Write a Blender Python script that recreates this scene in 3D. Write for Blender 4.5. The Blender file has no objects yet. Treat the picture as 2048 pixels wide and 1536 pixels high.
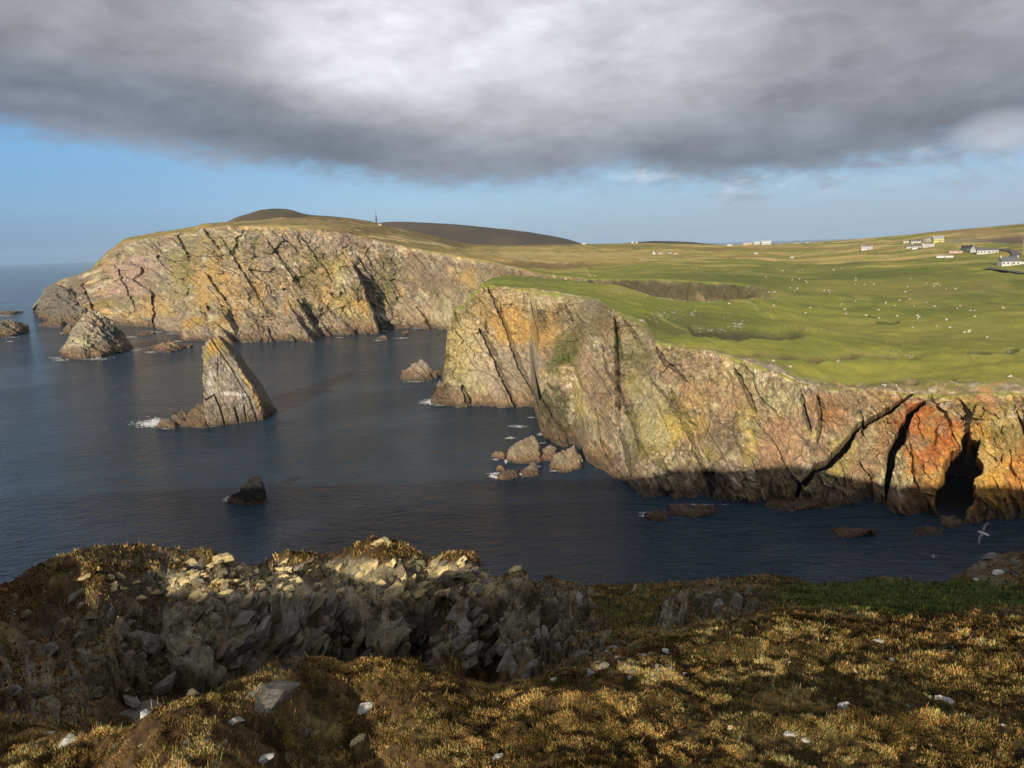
import bpy, bmesh, math, random
import numpy as np
from mathutils import Vector, Matrix
from mathutils.bvhtree import BVHTree

random.seed(7)
RNG = np.random.default_rng(11)
scene = bpy.context.scene
COL = scene.collection

# ------------------------------------------------------------------ camera model
FPX = 1490.0                      # focal length in pixels of the 2048 px wide photograph
HEYE = 70.0                       # eye height above the sea
PITCH = math.radians(10.50)
ROLL = math.atan(0.0308)
SUN_AZ = math.radians(15.0)       # heading of the light, from +Y towards +X
SUN_EL = math.radians(16.5)


def ray(px, py):
    """pixel (2048x1536) -> azimuth, tan(elevation)"""
    px = np.asarray(px, float); py = np.asarray(py, float)
    u = (px - 1024) / FPX; v = (768 - py) / FPX
    a = u * math.cos(ROLL) + v * math.sin(ROLL)
    b = -u * math.sin(ROLL) + v * math.cos(ROLL)
    x = a; y = math.cos(PITCH) + b * math.sin(PITCH); z = -math.sin(PITCH) + b * math.cos(PITCH)
    return np.arctan2(x, y), z / np.hypot(x, y)


def pix(P):
    """world points (N,3) -> photograph pixels"""
    P = np.asarray(P, float)
    x = P[..., 0]; y = P[..., 1]; z = P[..., 2] - HEYE
    f = y * math.cos(PITCH) - z * math.sin(PITCH)
    b = (y * math.sin(PITCH) + z * math.cos(PITCH)) / f
    a = x / f
    u = a * math.cos(ROLL) - b * math.sin(ROLL)
    v = a * math.sin(ROLL) + b * math.cos(ROLL)
    return 1024 + u * FPX, 768 - v * FPX


def at_r(px, py, r):
    az, t = ray(px, py)
    return Vector((float(r * np.sin(az)), float(r * np.cos(az)), float(HEYE + r * t)))


def at_sea(px, py, z=0.0):
    az, t = ray(px, py)
    return at_r(px, py, float((z - HEYE) / t))


# ------------------------------------------------------------------ noise
def _h(ix, iy, iz, seed):
    n = (ix.astype(np.int64) * 374761393 + iy.astype(np.int64) * 668265263 + iz.astype(np.int64) * 1440662683 + seed * 974634777) & 0xFFFFFFFF
    n = ((n ^ (n >> 13)) * 1274126177) & 0xFFFFFFFF
    n = ((n ^ (n >> 16)) * 2246822519) & 0xFFFFFFFF
    n = n ^ (n >> 15)
    return (n & 0xFFFFFF).astype(np.float64) / 16777215.0


def vnoise(x, y, z=None, seed=0):
    x = np.asarray(x, float); y = np.asarray(y, float)
    z = np.zeros_like(x) if z is None else np.asarray(z, float)
    ix = np.floor(x); iy = np.floor(y); iz = np.floor(z)
    fx = x - ix; fy = y - iy; fz = z - iz
    fx = fx * fx * fx * (fx * (fx * 6 - 15) + 10); fy = fy * fy * fy * (fy * (fy * 6 - 15) + 10); fz = fz * fz * fz * (fz * (fz * 6 - 15) + 10)
    ix = ix.astype(np.int64); iy = iy.astype(np.int64); iz = iz.astype(np.int64)
    r = 0
    for dx in (0, 1):
        wx = fx if dx else 1 - fx
        for dy in (0, 1):
            wy = fy if dy else 1 - fy
            for dz in (0, 1):
                wz = fz if dz else 1 - fz
                r = r + _h(ix + dx, iy + dy, iz + dz, seed) * wx * wy * wz
    return r * 2 - 1


def fbm(x, y, z=None, oct=5, seed=0, gain=0.5):
    a = 1.0; s = 0; t = 0; f = 1.0
    for o in range(oct):
        s = s + a * vnoise(np.asarray(x) * f, np.asarray(y) * f, None if z is None else np.asarray(z) * f, seed + o * 17)
        t += a; a *= gain; f *= 2.03
    return s / t


def facet(x, y, seed=0, tilt=1.0):
    """2-D cellular noise whose every cell is a tilted plane; also returns edge distance and cell random"""
    ix = np.floor(x).astype(np.int64); iy = np.floor(y).astype(np.int64)
    best = np.full(x.shape, 1e9); second = np.full(x.shape, 1e9); val = np.zeros(x.shape); cid = np.zeros(x.shape)
    z0 = np.zeros_like(ix)
    for dx in (-1, 0, 1):
        for dy in (-1, 0, 1):
            cx = ix + dx; cy = iy + dy
            px = cx + _h(cx, cy, z0, seed); py = cy + _h(cx, cy, z0, seed + 1)
            d = (x - px) ** 2 + (y - py) ** 2
            m = d < best
            second = np.where(m, best, np.minimum(second, d))
            g1 = _h(cx, cy, z0, seed + 2) * 2 - 1; g2 = _h(cx, cy, z0, seed + 3) * 2 - 1; o = _h(cx, cy, z0, seed + 4) * 2 - 1
            v = o + tilt * (g1 * (x - px) + g2 * (y - py))
            val = np.where(m, v, val); cid = np.where(m, _h(cx, cy, z0, seed + 5), cid)
            best = np.where(m, d, best)
    return val, np.sqrt(second) - np.sqrt(best), cid


def sstep(a, b, x):
    t = np.clip((x - a) / (b - a), 0, 1)
    return t * t * (3 - 2 * t)


def lerp(a, b, t):
    return a + (b - a) * t


def polydist(X, Y, pts):
    """distance to a polyline, the signed side (positive = right of its direction on screen) and the position 0..1 along it"""
    best = np.full(X.shape, 1e9); side = np.zeros(X.shape); pos = np.zeros(X.shape)
    n = len(pts) - 1
    for i in range(n):
        ax, ay = pts[i]; bx, by = pts[i + 1]
        vx, vy = bx - ax, by - ay; L = vx * vx + vy * vy
        t = np.clip(((X - ax) * vx + (Y - ay) * vy) / L, 0, 1)
        d = np.hypot(X - ax - t * vx, Y - ay - t * vy)
        m = d < best
        best = np.where(m, d, best)
        side = np.where(m, np.sign(vx * (Y - ay) - vy * (X - ax)), side)
        pos = np.where(m, (i + t) / n, pos)
    return best, -side, pos


def C(*v):
    return np.array(v, float)


def mixc(col, c, m):
    m = np.clip(m, 0, 1)[..., None]
    return col * (1 - m) + np.asarray(c, float) * m


# ------------------------------------------------------------------ scene-object helpers
def tag(o, label=None, cat=None, group=None, kind=None):
    if label: o['label'] = label
    if cat: o['category'] = cat
    if group: o['group'] = group
    if kind: o['kind'] = kind
    return o


def link(name, me, mat=None, parent=None):
    o = bpy.data.objects.new(name, me); COL.objects.link(o)
    if mat is not None: me.materials.append(mat)
    if parent is not None: o.parent = parent
    return o


def np_mesh(name, V, F, smooth=False, col=None, extra=None):
    """V (N,3), F (M,k) with k = 3 or 4"""
    V = np.ascontiguousarray(V, np.float32).reshape(-1, 3); F = np.ascontiguousarray(F, np.int32)
    me = bpy.data.meshes.new(name)
    me.vertices.add(len(V)); me.vertices.foreach_set('co', V.ravel())
    k = F.shape[1]
    me.loops.add(F.size); me.loops.foreach_set('vertex_index', F.ravel())
    me.polygons.add(len(F)); me.polygons.foreach_set('loop_start', np.arange(0, F.size, k, dtype=np.int32))
    me.polygons.foreach_set('use_smooth', np.full(len(F), smooth, bool))
    me.update(calc_edges=True)
    if col is not None:
        c = np.ones((len(V), 4), np.float32); c[:, :3] = np.asarray(col).reshape(-1, 3)
        me.attributes.new('Col', 'FLOAT_COLOR', 'POINT').data.foreach_set('color', c.ravel())
    for nm, arr in (extra or {}).items():
        me.attributes.new(nm, 'FLOAT', 'POINT').data.foreach_set('value', np.ascontiguousarray(arr, np.float32).ravel())
    return me


def grid_faces(nr, nc, flip=False):
    i = np.arange(nr - 1)[:, None] * nc + np.arange(nc - 1)[None, :]
    q = np.stack([i, i + 1, i + nc + 1, i + nc], -1).reshape(-1, 4)
    return q[:, ::-1] if flip else q


def bm_mesh(name, bm, mat, parent=None, smooth=False):
    me = bpy.data.meshes.new(name); bm.to_mesh(me); bm.free()
    if smooth:
        for p in me.polygons: p.use_smooth = True
    return link(name, me, mat, parent)


def empty(name, loc, rz=0.0):
    o = bpy.data.objects.new(name, None); COL.objects.link(o)
    o.location = loc; o.rotation_euler = (0, 0, rz)
    o.empty_display_size = 0.5
    return o


# ------------------------------------------------------------------ node helpers
class NT:
    def __init__(self, tree):
        self.t = tree; tree.nodes.clear()

    def n(self, typ, **kw):
        nd = self.t.nodes.new(typ)
        ins = kw.pop('ins', {})
        for k, v in kw.items(): setattr(nd, k, v)
        for k, v in ins.items():
            s = nd.inputs[k]
            if hasattr(v, 'is_output') or isinstance(v, bpy.types.NodeSocket): self.t.links.new(v, s)
            else: s.default_value = v
        return nd

    def math(self, op, a, b=0.0, c=0.0, clamp=False):
        nd = self.n('ShaderNodeMath', operation=op, use_clamp=clamp, ins={0: a, 1: b, 2: c})
        return nd.outputs[0]

    def mix(self, f, a, b, blend='MIX'):
        nd = self.t.nodes.new('ShaderNodeMix'); nd.data_type = 'RGBA'; nd.blend_type = blend
        for k, v in ((0, f), (6, a), (7, b)):
            s = nd.inputs[k]
            if isinstance(v, bpy.types.NodeSocket): self.t.links.new(v, s)
            else: s.default_value = v if k == 0 or len(v) == 4 else (*v, 1)
        return nd.outputs[2]

    def noise(self, vec, scale, detail=4, rough=0.55, dist=0.0):
        return self.n('ShaderNodeTexNoise', ins={'Vector': vec, 'Scale': scale, 'Detail': detail, 'Roughness': rough, 'Distortion': dist}).outputs['Fac']

    def ramp(self, f, stops, interp='LINEAR'):
        nd = self.n('ShaderNodeValToRGB', ins={0: f}); r = nd.color_ramp; r.interpolation = interp
        while len(r.elements) < len(stops): r.elements.new(0.5)
        for e, (p, c) in zip(r.elements, stops):
            e.position = p; e.color = (*c, 1) if len(c) == 3 else c
        return nd.outputs[0]

    def maprange(self, v, a, b, c, d, clamp=True):
        nd = self.n('ShaderNodeMapRange', clamp=clamp, ins={0: v, 1: a, 2: b, 3: c, 4: d})
        return nd.outputs[0]

    def mapping(self, vec, loc=(0, 0, 0), rot=(0, 0, 0), scale=(1, 1, 1)):
        return self.n('ShaderNodeMapping', ins={0: vec, 1: loc, 2: rot, 3: scale}).outputs[0]


def new_mat(name):
    m = bpy.data.materials.new(name); m.use_nodes = True
    return m, NT(m.node_tree)


def finish(nt, color, rough=0.9, spec=0.2, normal=None, **kw):
    p = nt.n('ShaderNodeBsdfPrincipled', ins={'Base Color': color, 'Roughness': rough, 'Specular IOR Level': spec, **kw})
    if normal is not None: nt.t.links.new(normal, p.inputs['Normal'])
    o = nt.n('ShaderNodeOutputMaterial'); nt.t.links.new(p.outputs[0], o.inputs[0])
    return p


def land_material(name, s=1.0, dip=(0, math.radians(30), 0)):
    """vertex colour carries the kind of ground; noise breaks it up; 'Rock' drives how rough the relief is. s = metres per unit of detail"""
    m, nt = new_mat(name)
    pos = nt.n('ShaderNodeNewGeometry').outputs['Position']
    col = nt.n('ShaderNodeAttribute', attribute_name='Col').outputs['Color']
    rock = nt.n('ShaderNodeAttribute', attribute_name='Rock').outputs['Fac']
    n1 = nt.noise(pos, 0.45 / s, 8, 0.65)
    n2 = nt.noise(nt.mapping(pos, rot=dip, scale=(1.0, 1.0, 0.16)), 0.9 / s, 6, 0.7)
    n3 = nt.noise(pos, 3.5 / s, 4, 0.7)
    v = nt.math('ADD', nt.math('MULTIPLY', n1, 0.8), nt.math('MULTIPLY', n2, 0.8))
    v = nt.math('ADD', v, nt.math('MULTIPLY', nt.maprange(n3, .3, .7, 0, 1), 0.6))
    amp = nt.math('MULTIPLY_ADD', rock, 1.15, 0.6)
    k = nt.math('MULTIPLY_ADD', nt.math('SUBTRACT', v, 1.1), amp, 1.0)
    k = nt.math('MAXIMUM', k, 0.25)
    c = nt.mix(1.0, col, nt.n('ShaderNodeCombineColor', ins={0: k, 1: k, 2: k}).outputs[0], 'MULTIPLY')
    hgt = nt.math('ADD', nt.math('MULTIPLY', n1, 1.6), nt.math('ADD', nt.math('MULTIPLY', n2, 1.2), nt.math('MULTIPLY', n3, 0.45)))
    b = nt.n('ShaderNodeBump', ins={'Strength': nt.math('MULTIPLY_ADD', rock, 0.55, 0.25), 'Distance': 1.1 * s, 'Height': hgt})
    finish(nt, c, 0.95, 0.12, b.outputs[0])
    return m


def grid_line(pts):
    """[(px,py,mode,val)] -> arrays az, r, z sorted by azimuth. mode 'z' fixes the height, 'r' the horizontal distance"""
    out = []
    for px, py, mode, val in pts:
        az, t = ray(px, py); az = float(az); t = float(t)
        r = (val - HEYE) / t if mode == 'z' else val
        out.append((az, r, HEYE + r * t))
    out.sort()
    a = np.array(out)
    return a


def sample(line, az):
    return np.interp(az, line[:, 0], line[:, 1]), np.interp(az, line[:, 0], line[:, 2])

# ------------------------------------------------------------------ camera, render, sun, sky
def build_camera():
    cd = bpy.data.cameras.new('camera'); cam = bpy.data.objects.new('camera', cd); COL.objects.link(cam)
    cd.sensor_fit = 'HORIZONTAL'; cd.sensor_width = 36.0; cd.lens = 36.0 * FPX / 2048
    cd.clip_start = 0.1; cd.clip_end = 200000
    cr, sr, cp, sp = math.cos(ROLL), math.sin(ROLL), math.cos(PITCH), math.sin(PITCH)
    R0 = Vector((1, 0, 0)); U0 = Vector((0, sp, cp)); F = Vector((0, cp, -sp))
    X = R0 * cr - U0 * sr; Y = R0 * sr + U0 * cr; Z = -F
    cam.matrix_world = Matrix(((X.x, Y.x, Z.x, 0), (X.y, Y.y, Z.y, 0), (X.z, Y.z, Z.z, HEYE), (0, 0, 0, 1)))
    scene.camera = cam
    scene.render.engine = 'CYCLES'
    scene.render.resolution_x = 1024; scene.render.resolution_y = 768
    scene.view_settings.view_transform = 'Standard'; scene.view_settings.look = 'None'
    scene.view_settings.exposure = EXPOSURE; scene.view_settings.gamma = 1.0
    cy = scene.cycles
    cy.use_denoising = True
    cy.max_bounces = 5; cy.diffuse_bounces = 3; cy.glossy_bounces = 3; cy.transmission_bounces = 2; cy.volume_bounces = 0
    cy.sample_clamp_indirect = 4.0
    cy.use_adaptive_sampling = True; cy.adaptive_threshold = 0.01


EXPOSURE = 0.42


def build_sun():
    ld = bpy.data.lights.new('sun', 'SUN'); ld.energy = 5.0; ld.angle = math.radians(0.53); ld.color = (1.0, 0.87, 0.68)
    o = bpy.data.objects.new('sun', ld); COL.objects.link(o)
    d = Vector((math.sin(SUN_AZ) * math.cos(SUN_EL), math.cos(SUN_AZ) * math.cos(SUN_EL), -math.sin(SUN_EL)))
    o.rotation_euler = d.to_track_quat('-Z', 'Y').to_euler()
    o.location = (0, 0, 300)


def build_world():
    w = bpy.data.worlds.new('World'); scene.world = w; w.use_nodes = True
    nt = NT(w.node_tree); M = nt.math
    g = nt.n('ShaderNodeTexCoord').outputs['Generated']
    s = nt.n('ShaderNodeSeparateXYZ', ins={0: g}).outputs
    az = M('MULTIPLY', M('ARCTAN2', s[0], s[1]), 57.2958)
    el = M('MULTIPLY', M('ARCSINE', s[2]), 57.2958)
    ST = 0.1
    sky = nt.n('ShaderNodeTexSky', sky_type='NISHITA', sun_disc=False, sun_elevation=SUN_EL, sun_rotation=SUN_AZ + math.pi,
               altitude=70, air_density=1.0, dust_density=0.6, ozone_density=2.0)
    # open band under the cloud deck: clear evening sky, deeper blue over the sea, paler towards the land
    soft = nt.mix(1.0, sky.outputs[0], (0.9, 1.0, 1.1), 'MULTIPLY')
    hor = nt.ramp(nt.maprange(az, -36, 36, 0, 1), [(0.0, (2.0, 3.6, 6.1)), (0.16, (2.3, 4.1, 6.6)), (0.4, (3.6, 5.5, 7.4)), (0.7, (3.5, 4.9, 6.6)), (1, (3.7, 5.0, 6.7))])
    up = nt.ramp(nt.maprange(az, -36, 36, 0, 1), [(0.0, (1.7, 4.3, 7.7)), (0.25, (2.5, 4.9, 7.9)), (1, (2.6, 4.6, 7.4))])
    lowm = nt.ramp(nt.maprange(az, -36, 36, 0, 1), [(0.0, (1.1, 2.3, 4.5)), (0.3, (2.4, 3.9, 5.9)), (0.62, (2.9, 4.2, 5.9)), (1, (3.0, 4.2, 5.9))])
    band = nt.mix(nt.maprange(el, 0.2, 3.2, 0, 1), lowm, hor); band = nt.mix(nt.maprange(el, 2.5, 8.5, 0, 1), band, up)
    clear = nt.mix(0.18, band, soft)
    pa = nt.n('ShaderNodeCombineXYZ', ins={0: M('MULTIPLY', az, 0.10), 1: M('MULTIPLY', el, 0.24), 2: 0.0}).outputs[0]
    # the cloud deck as seen in perspective: direction cut with a level plane
    pl = nt.n('ShaderNodeVectorMath', operation='DIVIDE', ins={0: g}); 
    zz = M('ADD', M('MAXIMUM', s[2], 0.0), 0.06)
    nt.t.links.new(nt.n('ShaderNodeCombineXYZ', ins={0: zz, 1: zz, 2: 1.0}).outputs[0], pl.inputs[1])
    pp = nt.mapping(pl.outputs[0], loc=(3.1, 1.7, 0), scale=(1, 1, 0))
    nA = nt.noise(pa, 1.0, 5, 0.55, 0.4)
    nB = nt.noise(pa, 2.2, 4, 0.5, 0.3)
    nC = nt.noise(pa, 6.5, 5, 0.6, 0.4)
    nP = nt.noise(pp, 0.42, 4, 0.45, 0.3)
    fc = nt.n('ShaderNodeFloatCurve', ins={'Factor': 1.0, 'Value': nt.maprange(az, -40, 40, 0, 1)})
    cv = fc.mapping.curves[0]
    pts = [(-40, 8.4), (-33, 8.2), (-27, 7.5), (-20, 6.7), (-14, 5.8), (-7, 4.9), (0, 4.6), (4, 4.8), (8, 5.6), (11, 4.8), (16, 4.4), (22, 4.5), (28, 5.2), (33, 5.4), (40, 5.6)]
    for i, (a, e) in enumerate(pts):
        x = (a + 40) / 80; y = e / 20
        if i < 2: cv.points[i].location = (x, y) if i == 0 else (1.0, pts[-1][1] / 20)
        if 0 < i < len(pts) - 1: cv.points.new(x, y)
    fc.mapping.update()
    edge = M('MULTIPLY', fc.outputs[0], 20.0)
    over = M('SUBTRACT', el, edge)
    wob = M('ADD', M('MULTIPLY', M('SUBTRACT', nA, 0.5), 1.5), M('ADD', M('MULTIPLY', M('SUBTRACT', nB, 0.5), 2.4), M('MULTIPLY', M('SUBTRACT', nC, 0.5), 1.7)))
    cover = nt.n('ShaderNodeMapRange', interpolation_type='SMOOTHSTEP', ins={0: M('ADD', over, wob), 1: -1.1, 2: 1.1, 3: 0.0, 4: 1.0}).outputs[0]
    # tone of the deck
    base = nt.ramp(nt.maprange(over, 0, 12, 0, 1), [(0, (0.235, 0.265, 0.315)), (0.13, (0.20, 0.225, 0.265)), (0.33, (0.25, 0.268, 0.30)), (0.62, (0.36, 0.365, 0.385)), (1, (0.43, 0.43, 0.45))])

    def blob(a, e, sa, se):
        dx = M('DIVIDE', M('SUBTRACT', az, a), sa); dy = M('DIVIDE', M('SUBTRACT', el, e), se)
        q = M('ADD', M('MULTIPLY', dx, dx), M('MULTIPLY', dy, dy))
        q = M('ADD', q, M('MULTIPLY', M('SUBTRACT', nA, 0.5), 1.3))
        return nt.n('ShaderNodeMapRange', interpolation_type='SMOOTHSTEP', ins={0: q, 1: 1.25, 2: -0.15, 3: 0.0, 4: 1.0}).outputs[0]
    c = base
    c = nt.mix(M('MULTIPLY', blob(-1, 15.5, 19, 9.5), 0.85), c, (0.58, 0.585, 0.60))
    c = nt.mix(M('MULTIPLY', blob(-5, 15.8, 14, 6.0), 0.55), c, (0.74, 0.75, 0.765))
    c = nt.mix(M('MULTIPLY', blob(-9.5, 14.2, 9.5, 5.0), 0.5), c, (0.88, 0.89, 0.90))
    c = nt.mix(M('MULTIPLY', blob(6, 16.0, 10, 5.0), 0.5), c, (0.82, 0.83, 0.85))
    c = nt.mix(M('MULTIPLY', blob(11, 12.5, 9, 5.5), 0.5), c, (0.55, 0.56, 0.58))
    c = nt.mix(M('MULTIPLY', blob(-33, 9.6, 17, 2.8), 0.7), c, (0.20, 0.235, 0.30))
    c = nt.mix(M('MULTIPLY', blob(-16, 7.4, 14, 1.8), 0.7), c, (0.185, 0.215, 0.26))
    c = nt.mix(M('MULTIPLY', blob(27, 10.5, 11, 5), 0.5), c, (0.27, 0.275, 0.305))
    k = M('MULTIPLY_ADD', M('SUBTRACT', nP, 0.5), 0.7, 1.0)
    k = M('MULTIPLY', k, M('MULTIPLY_ADD', M('SUBTRACT', nB, 0.5), 0.3, 1.0))
    c = nt.mix(1.0, c, nt.n('ShaderNodeCombineColor', ins={0: k, 1: k, 2: k}).outputs[0], 'MULTIPLY')
    tex = M('ADD', M('MULTIPLY', M('SUBTRACT', nA, 0.5), 0.75), M('ADD', M('MULTIPLY', M('SUBTRACT', nB, 0.5), 0.4), M('MULTIPLY', M('SUBTRACT', nC, 0.5), 0.22)))
    kk = M('ADD', 1.0, tex)
    c = nt.mix(1.0, c, nt.n('ShaderNodeCombineColor', ins={0: kk, 1: kk, 2: kk}).outputs[0], 'MULTIPLY')
    c = nt.mix(1.0, c, (1.05, 1.04, 1.08), 'MULTIPLY')
    c = nt.mix(1.0, c, (1 / ST, 1 / ST, 1 / ST), 'MULTIPLY')
    # thin ragged wisps and small clouds hanging under the deck towards the land
    w1 = nt.noise(nt.mapping(pa, loc=(4.2, 1.3, 0), scale=(1.1, 1.5, 1)), 1.9, 5, 0.6, 0.5)
    wm = M('MULTIPLY', nt.maprange(w1, 0.50, 0.66, 0, 1), M('MULTIPLY', nt.maprange(az, 0, 14, 0, 1), M('MULTIPLY', nt.maprange(over, -3.2, -0.4, 0, 1), 0.9)))
    clear = nt.mix(wm, clear, (3.3, 3.45, 4.2))
    w2 = nt.noise(nt.mapping(pa, loc=(1.2, 7.3, 0), scale=(1.6, 1.7, 1)), 2.0, 5, 0.55, 0.4)
    wl = M('MULTIPLY', nt.maprange(w2, 0.52, 0.70, 0, 1), M('MULTIPLY', nt.maprange(az, 1, 10, 0, 1), M('MULTIPLY', nt.maprange(over, -2.2, -0.3, 0, 1), 0.75)))
    clear = nt.mix(wl, clear, (6.9, 7.4, 8.0))
    pd = blob(33, 6.0, 3.2, 1.5)
    hzv = nt.maprange(el, 0.0, 4.0, 0.30, 0.0)
    clear = nt.mix(M('MULTIPLY', hzv, nt.maprange(az, -30, 10, 0.3, 1)), clear, (4.2, 4.75, 5.6))
    out = nt.mix(cover, clear, c)
    out = nt.mix(M('MULTIPLY', pd, 0.55), out, (6.2, 6.5, 7.2))
    out = nt.mix(1.0, out, (0.77, 0.77, 0.77), 'MULTIPLY')
    bg = nt.n('ShaderNodeBackground', ins={0: out, 1: ST})
    o = nt.n('ShaderNodeOutputWorld'); nt.t.links.new(bg.outputs[0], o.inputs[0])


SKYK = 1.0


# ------------------------------------------------------------------ sea
def build_sea():
    m, nt = new_mat('sea_water')
    pos = nt.n('ShaderNodeNewGeometry').outputs['Position']
    M = nt.math
    p = nt.mapping(pos, rot=(0, 0, math.radians(24)), scale=(1.0, 1.9, 0))
    a = nt.noise(p, 0.085, 3, 0.55, 0.6)
    b = nt.noise(p, 0.42, 4, 0.6, 0.4)
    c = nt.noise(pos, 1.7, 3, 0.6)
    d = nt.noise(nt.mapping(pos, rot=(0, 0, math.radians(38)), scale=(0.8, 1.9, 0)), 0.19, 3, 0.55, 0.5)
    big = nt.noise(nt.mapping(pos, scale=(1, 1, 0)), 0.012, 4, 0.6, 0.8)
    sw = nt.noise(nt.mapping(pos, rot=(0, 0, math.radians(-12)), scale=(0.5, 1.6, 0)), 0.022, 2, 0.5, 0.3)
    h = M('ADD', M('MULTIPLY', sw, 3.0), M('ADD', M('MULTIPLY', a, 2.8), M('ADD', M('ADD', M('MULTIPLY', b, 1.7), M('MULTIPLY', d, 2.0)), M('MULTIPLY', c, 0.3))))
    bump = nt.n('ShaderNodeBump', ins={'Strength': nt.maprange(big, 0.36, 0.64, 0.35, 1.2), 'Distance': 1.0, 'Height': h})
    finish(nt, (0.011, 0.032, 0.056, 1), 0.12, 0.5, bump.outputs[0], IOR=1.33)
    R = 16000.0
    me = np_mesh('sea', [(-R, -R, 0), (R, -R, 0), (R, R, 0), (-R, R, 0)], [(0, 1, 2, 3)])
    tag(link('sea', me, m), kind='structure')


def build_haze():
    m, nt = new_mat('sea_haze')
    v = nt.n('ShaderNodeVolumePrincipled', ins={'Color': (0.50, 0.74, 1.0, 1), 'Density': HAZE, 'Anisotropy': 0.0})
    o = nt.n('ShaderNodeOutputMaterial'); nt.t.links.new(v.outputs[0], o.inputs[1])
    bm = bmesh.new(); X = 16500.0
    vs = [bm.verts.new((x, y, z)) for z in (-90, 260) for y in (-X, X) for x in (-X, X)]
    for f in ((0, 2, 3, 1), (4, 5, 7, 6), (0, 1, 5, 4), (1, 3, 7, 5), (3, 2, 6, 7), (2, 0, 4, 6)): bm.faces.new([vs[i] for i in f])
    tag(bm_mesh('haze', bm, m), kind='stuff')


HAZE = 0.00003


# ------------------------------------------------------------------ coast: near and middle headland
K = dict(
    pink=(0.30, 0.24, 0.18), grey=(0.235, 0.215, 0.19), tan=(0.36, 0.285, 0.175), ochre=(0.44, 0.295, 0.085), yellow=(0.46, 0.40, 0.10),
    lich=(0.40, 0.39, 0.23), olive=(0.175, 0.165, 0.06), green=(0.115, 0.150, 0.030), red=(0.43, 0.155, 0.065), orange=(0.46, 0.235, 0.075),
    dark=(0.085, 0.07, 0.055), weed=(0.16, 0.095, 0.055), white=(0.62, 0.60, 0.55), black=(0.035, 0.03, 0.028),
    grass=(0.190, 0.205, 0.043), lime=(0.275, 0.262, 0.052), dgrass=(0.110, 0.134, 0.034), straw=(0.34, 0.27, 0.085), moor=(0.165, 0.115, 0.05), heath=(0.085, 0.068, 0.05),
    earth=(0.13, 0.10, 0.06))


def blobs(col, X, Y, items, n, hf=None, warp=None):
    """paint irregular patches of a kind of rock, lichen or turf; n (-1..1) breaks up the outline, hf speckles the inside"""
    for px, py, rx, ry, c, k in items:
        dx, dy = (X - px) / rx, (Y - py) / ry
        if warp is not None: dx = dx + warp[0] * .55; dy = dy + warp[1] * .55
        q = np.hypot(dx, dy)
        m = sstep(1.2, 0.45, q + n * 0.95)
        if hf is not None: m = m * (0.45 + 0.55 * sstep(-0.22, 0.16, hf + 0.5 * (m - .5)))
        col = mixc(col, K[c] if isinstance(c, str) else c, m * k)
    return col


def rock_relief(s, w, seed, big, mid, small, dip=60.0):
    """blocky relief of dipping strata: long planes along the dip, broken by joints at four scales"""
    a = math.radians(dip); ca, sa = math.cos(a), math.sin(a)
    wx = fbm(s / 23, w / 23, oct=3, seed=seed) * 3 + fbm(s / (2.1 * mid), w / (2.1 * mid), oct=3, seed=seed + 1) * .22 * mid; wy = fbm(s / 23 + 7, w / 23, oct=3, seed=seed + 3) * 5 + fbm(s / (2.1 * mid) + 9, w / (2.1 * mid), oct=3, seed=seed + 2) * .22 * mid
    q = (s + wx) * sa + (w + wy) * ca; t = (s + wx) * ca - (w + wy) * sa
    f0, e0, i0 = facet(q / (7.5 * big), t / (19 * big), seed + 5, 1.0)
    f1, e1, i1 = facet(q / (2.6 * big), t / (6.5 * big), seed + 10, 1.1)
    f2, e2, i2 = facet(q / (1.5 * mid), t / (3.4 * mid), seed + 20, 1.2)
    f3, e3, i3 = facet(q / (0.8 * small), t / (1.5 * small), seed + 30, 1.2)
    f4, e4, i4 = facet(q / (0.36 * small), t / (0.62 * small), seed + 40, 1.3)
    lam = fbm(q / (0.55 * small), t / (9 * small), oct=4, seed=seed + 50, gain=.6)
    hf = fbm(s / (.75 * small), w / (.9 * small), oct=4, seed=seed + 60, gain=.65)
    f0 = f0 * sstep(0.0, 0.30, e0); f1 = f1 * (0.45 + 0.55 * sstep(0.0, 0.10, e1))
    return dict(f0=f0, f1=f1, f2=f2, f3=f3, f4=f4, e1=e1, e2=e2, i1=i1, i2=i2, i3=i3, i4=i4, q=q, t=t, lam=lam, hf=hf)


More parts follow.
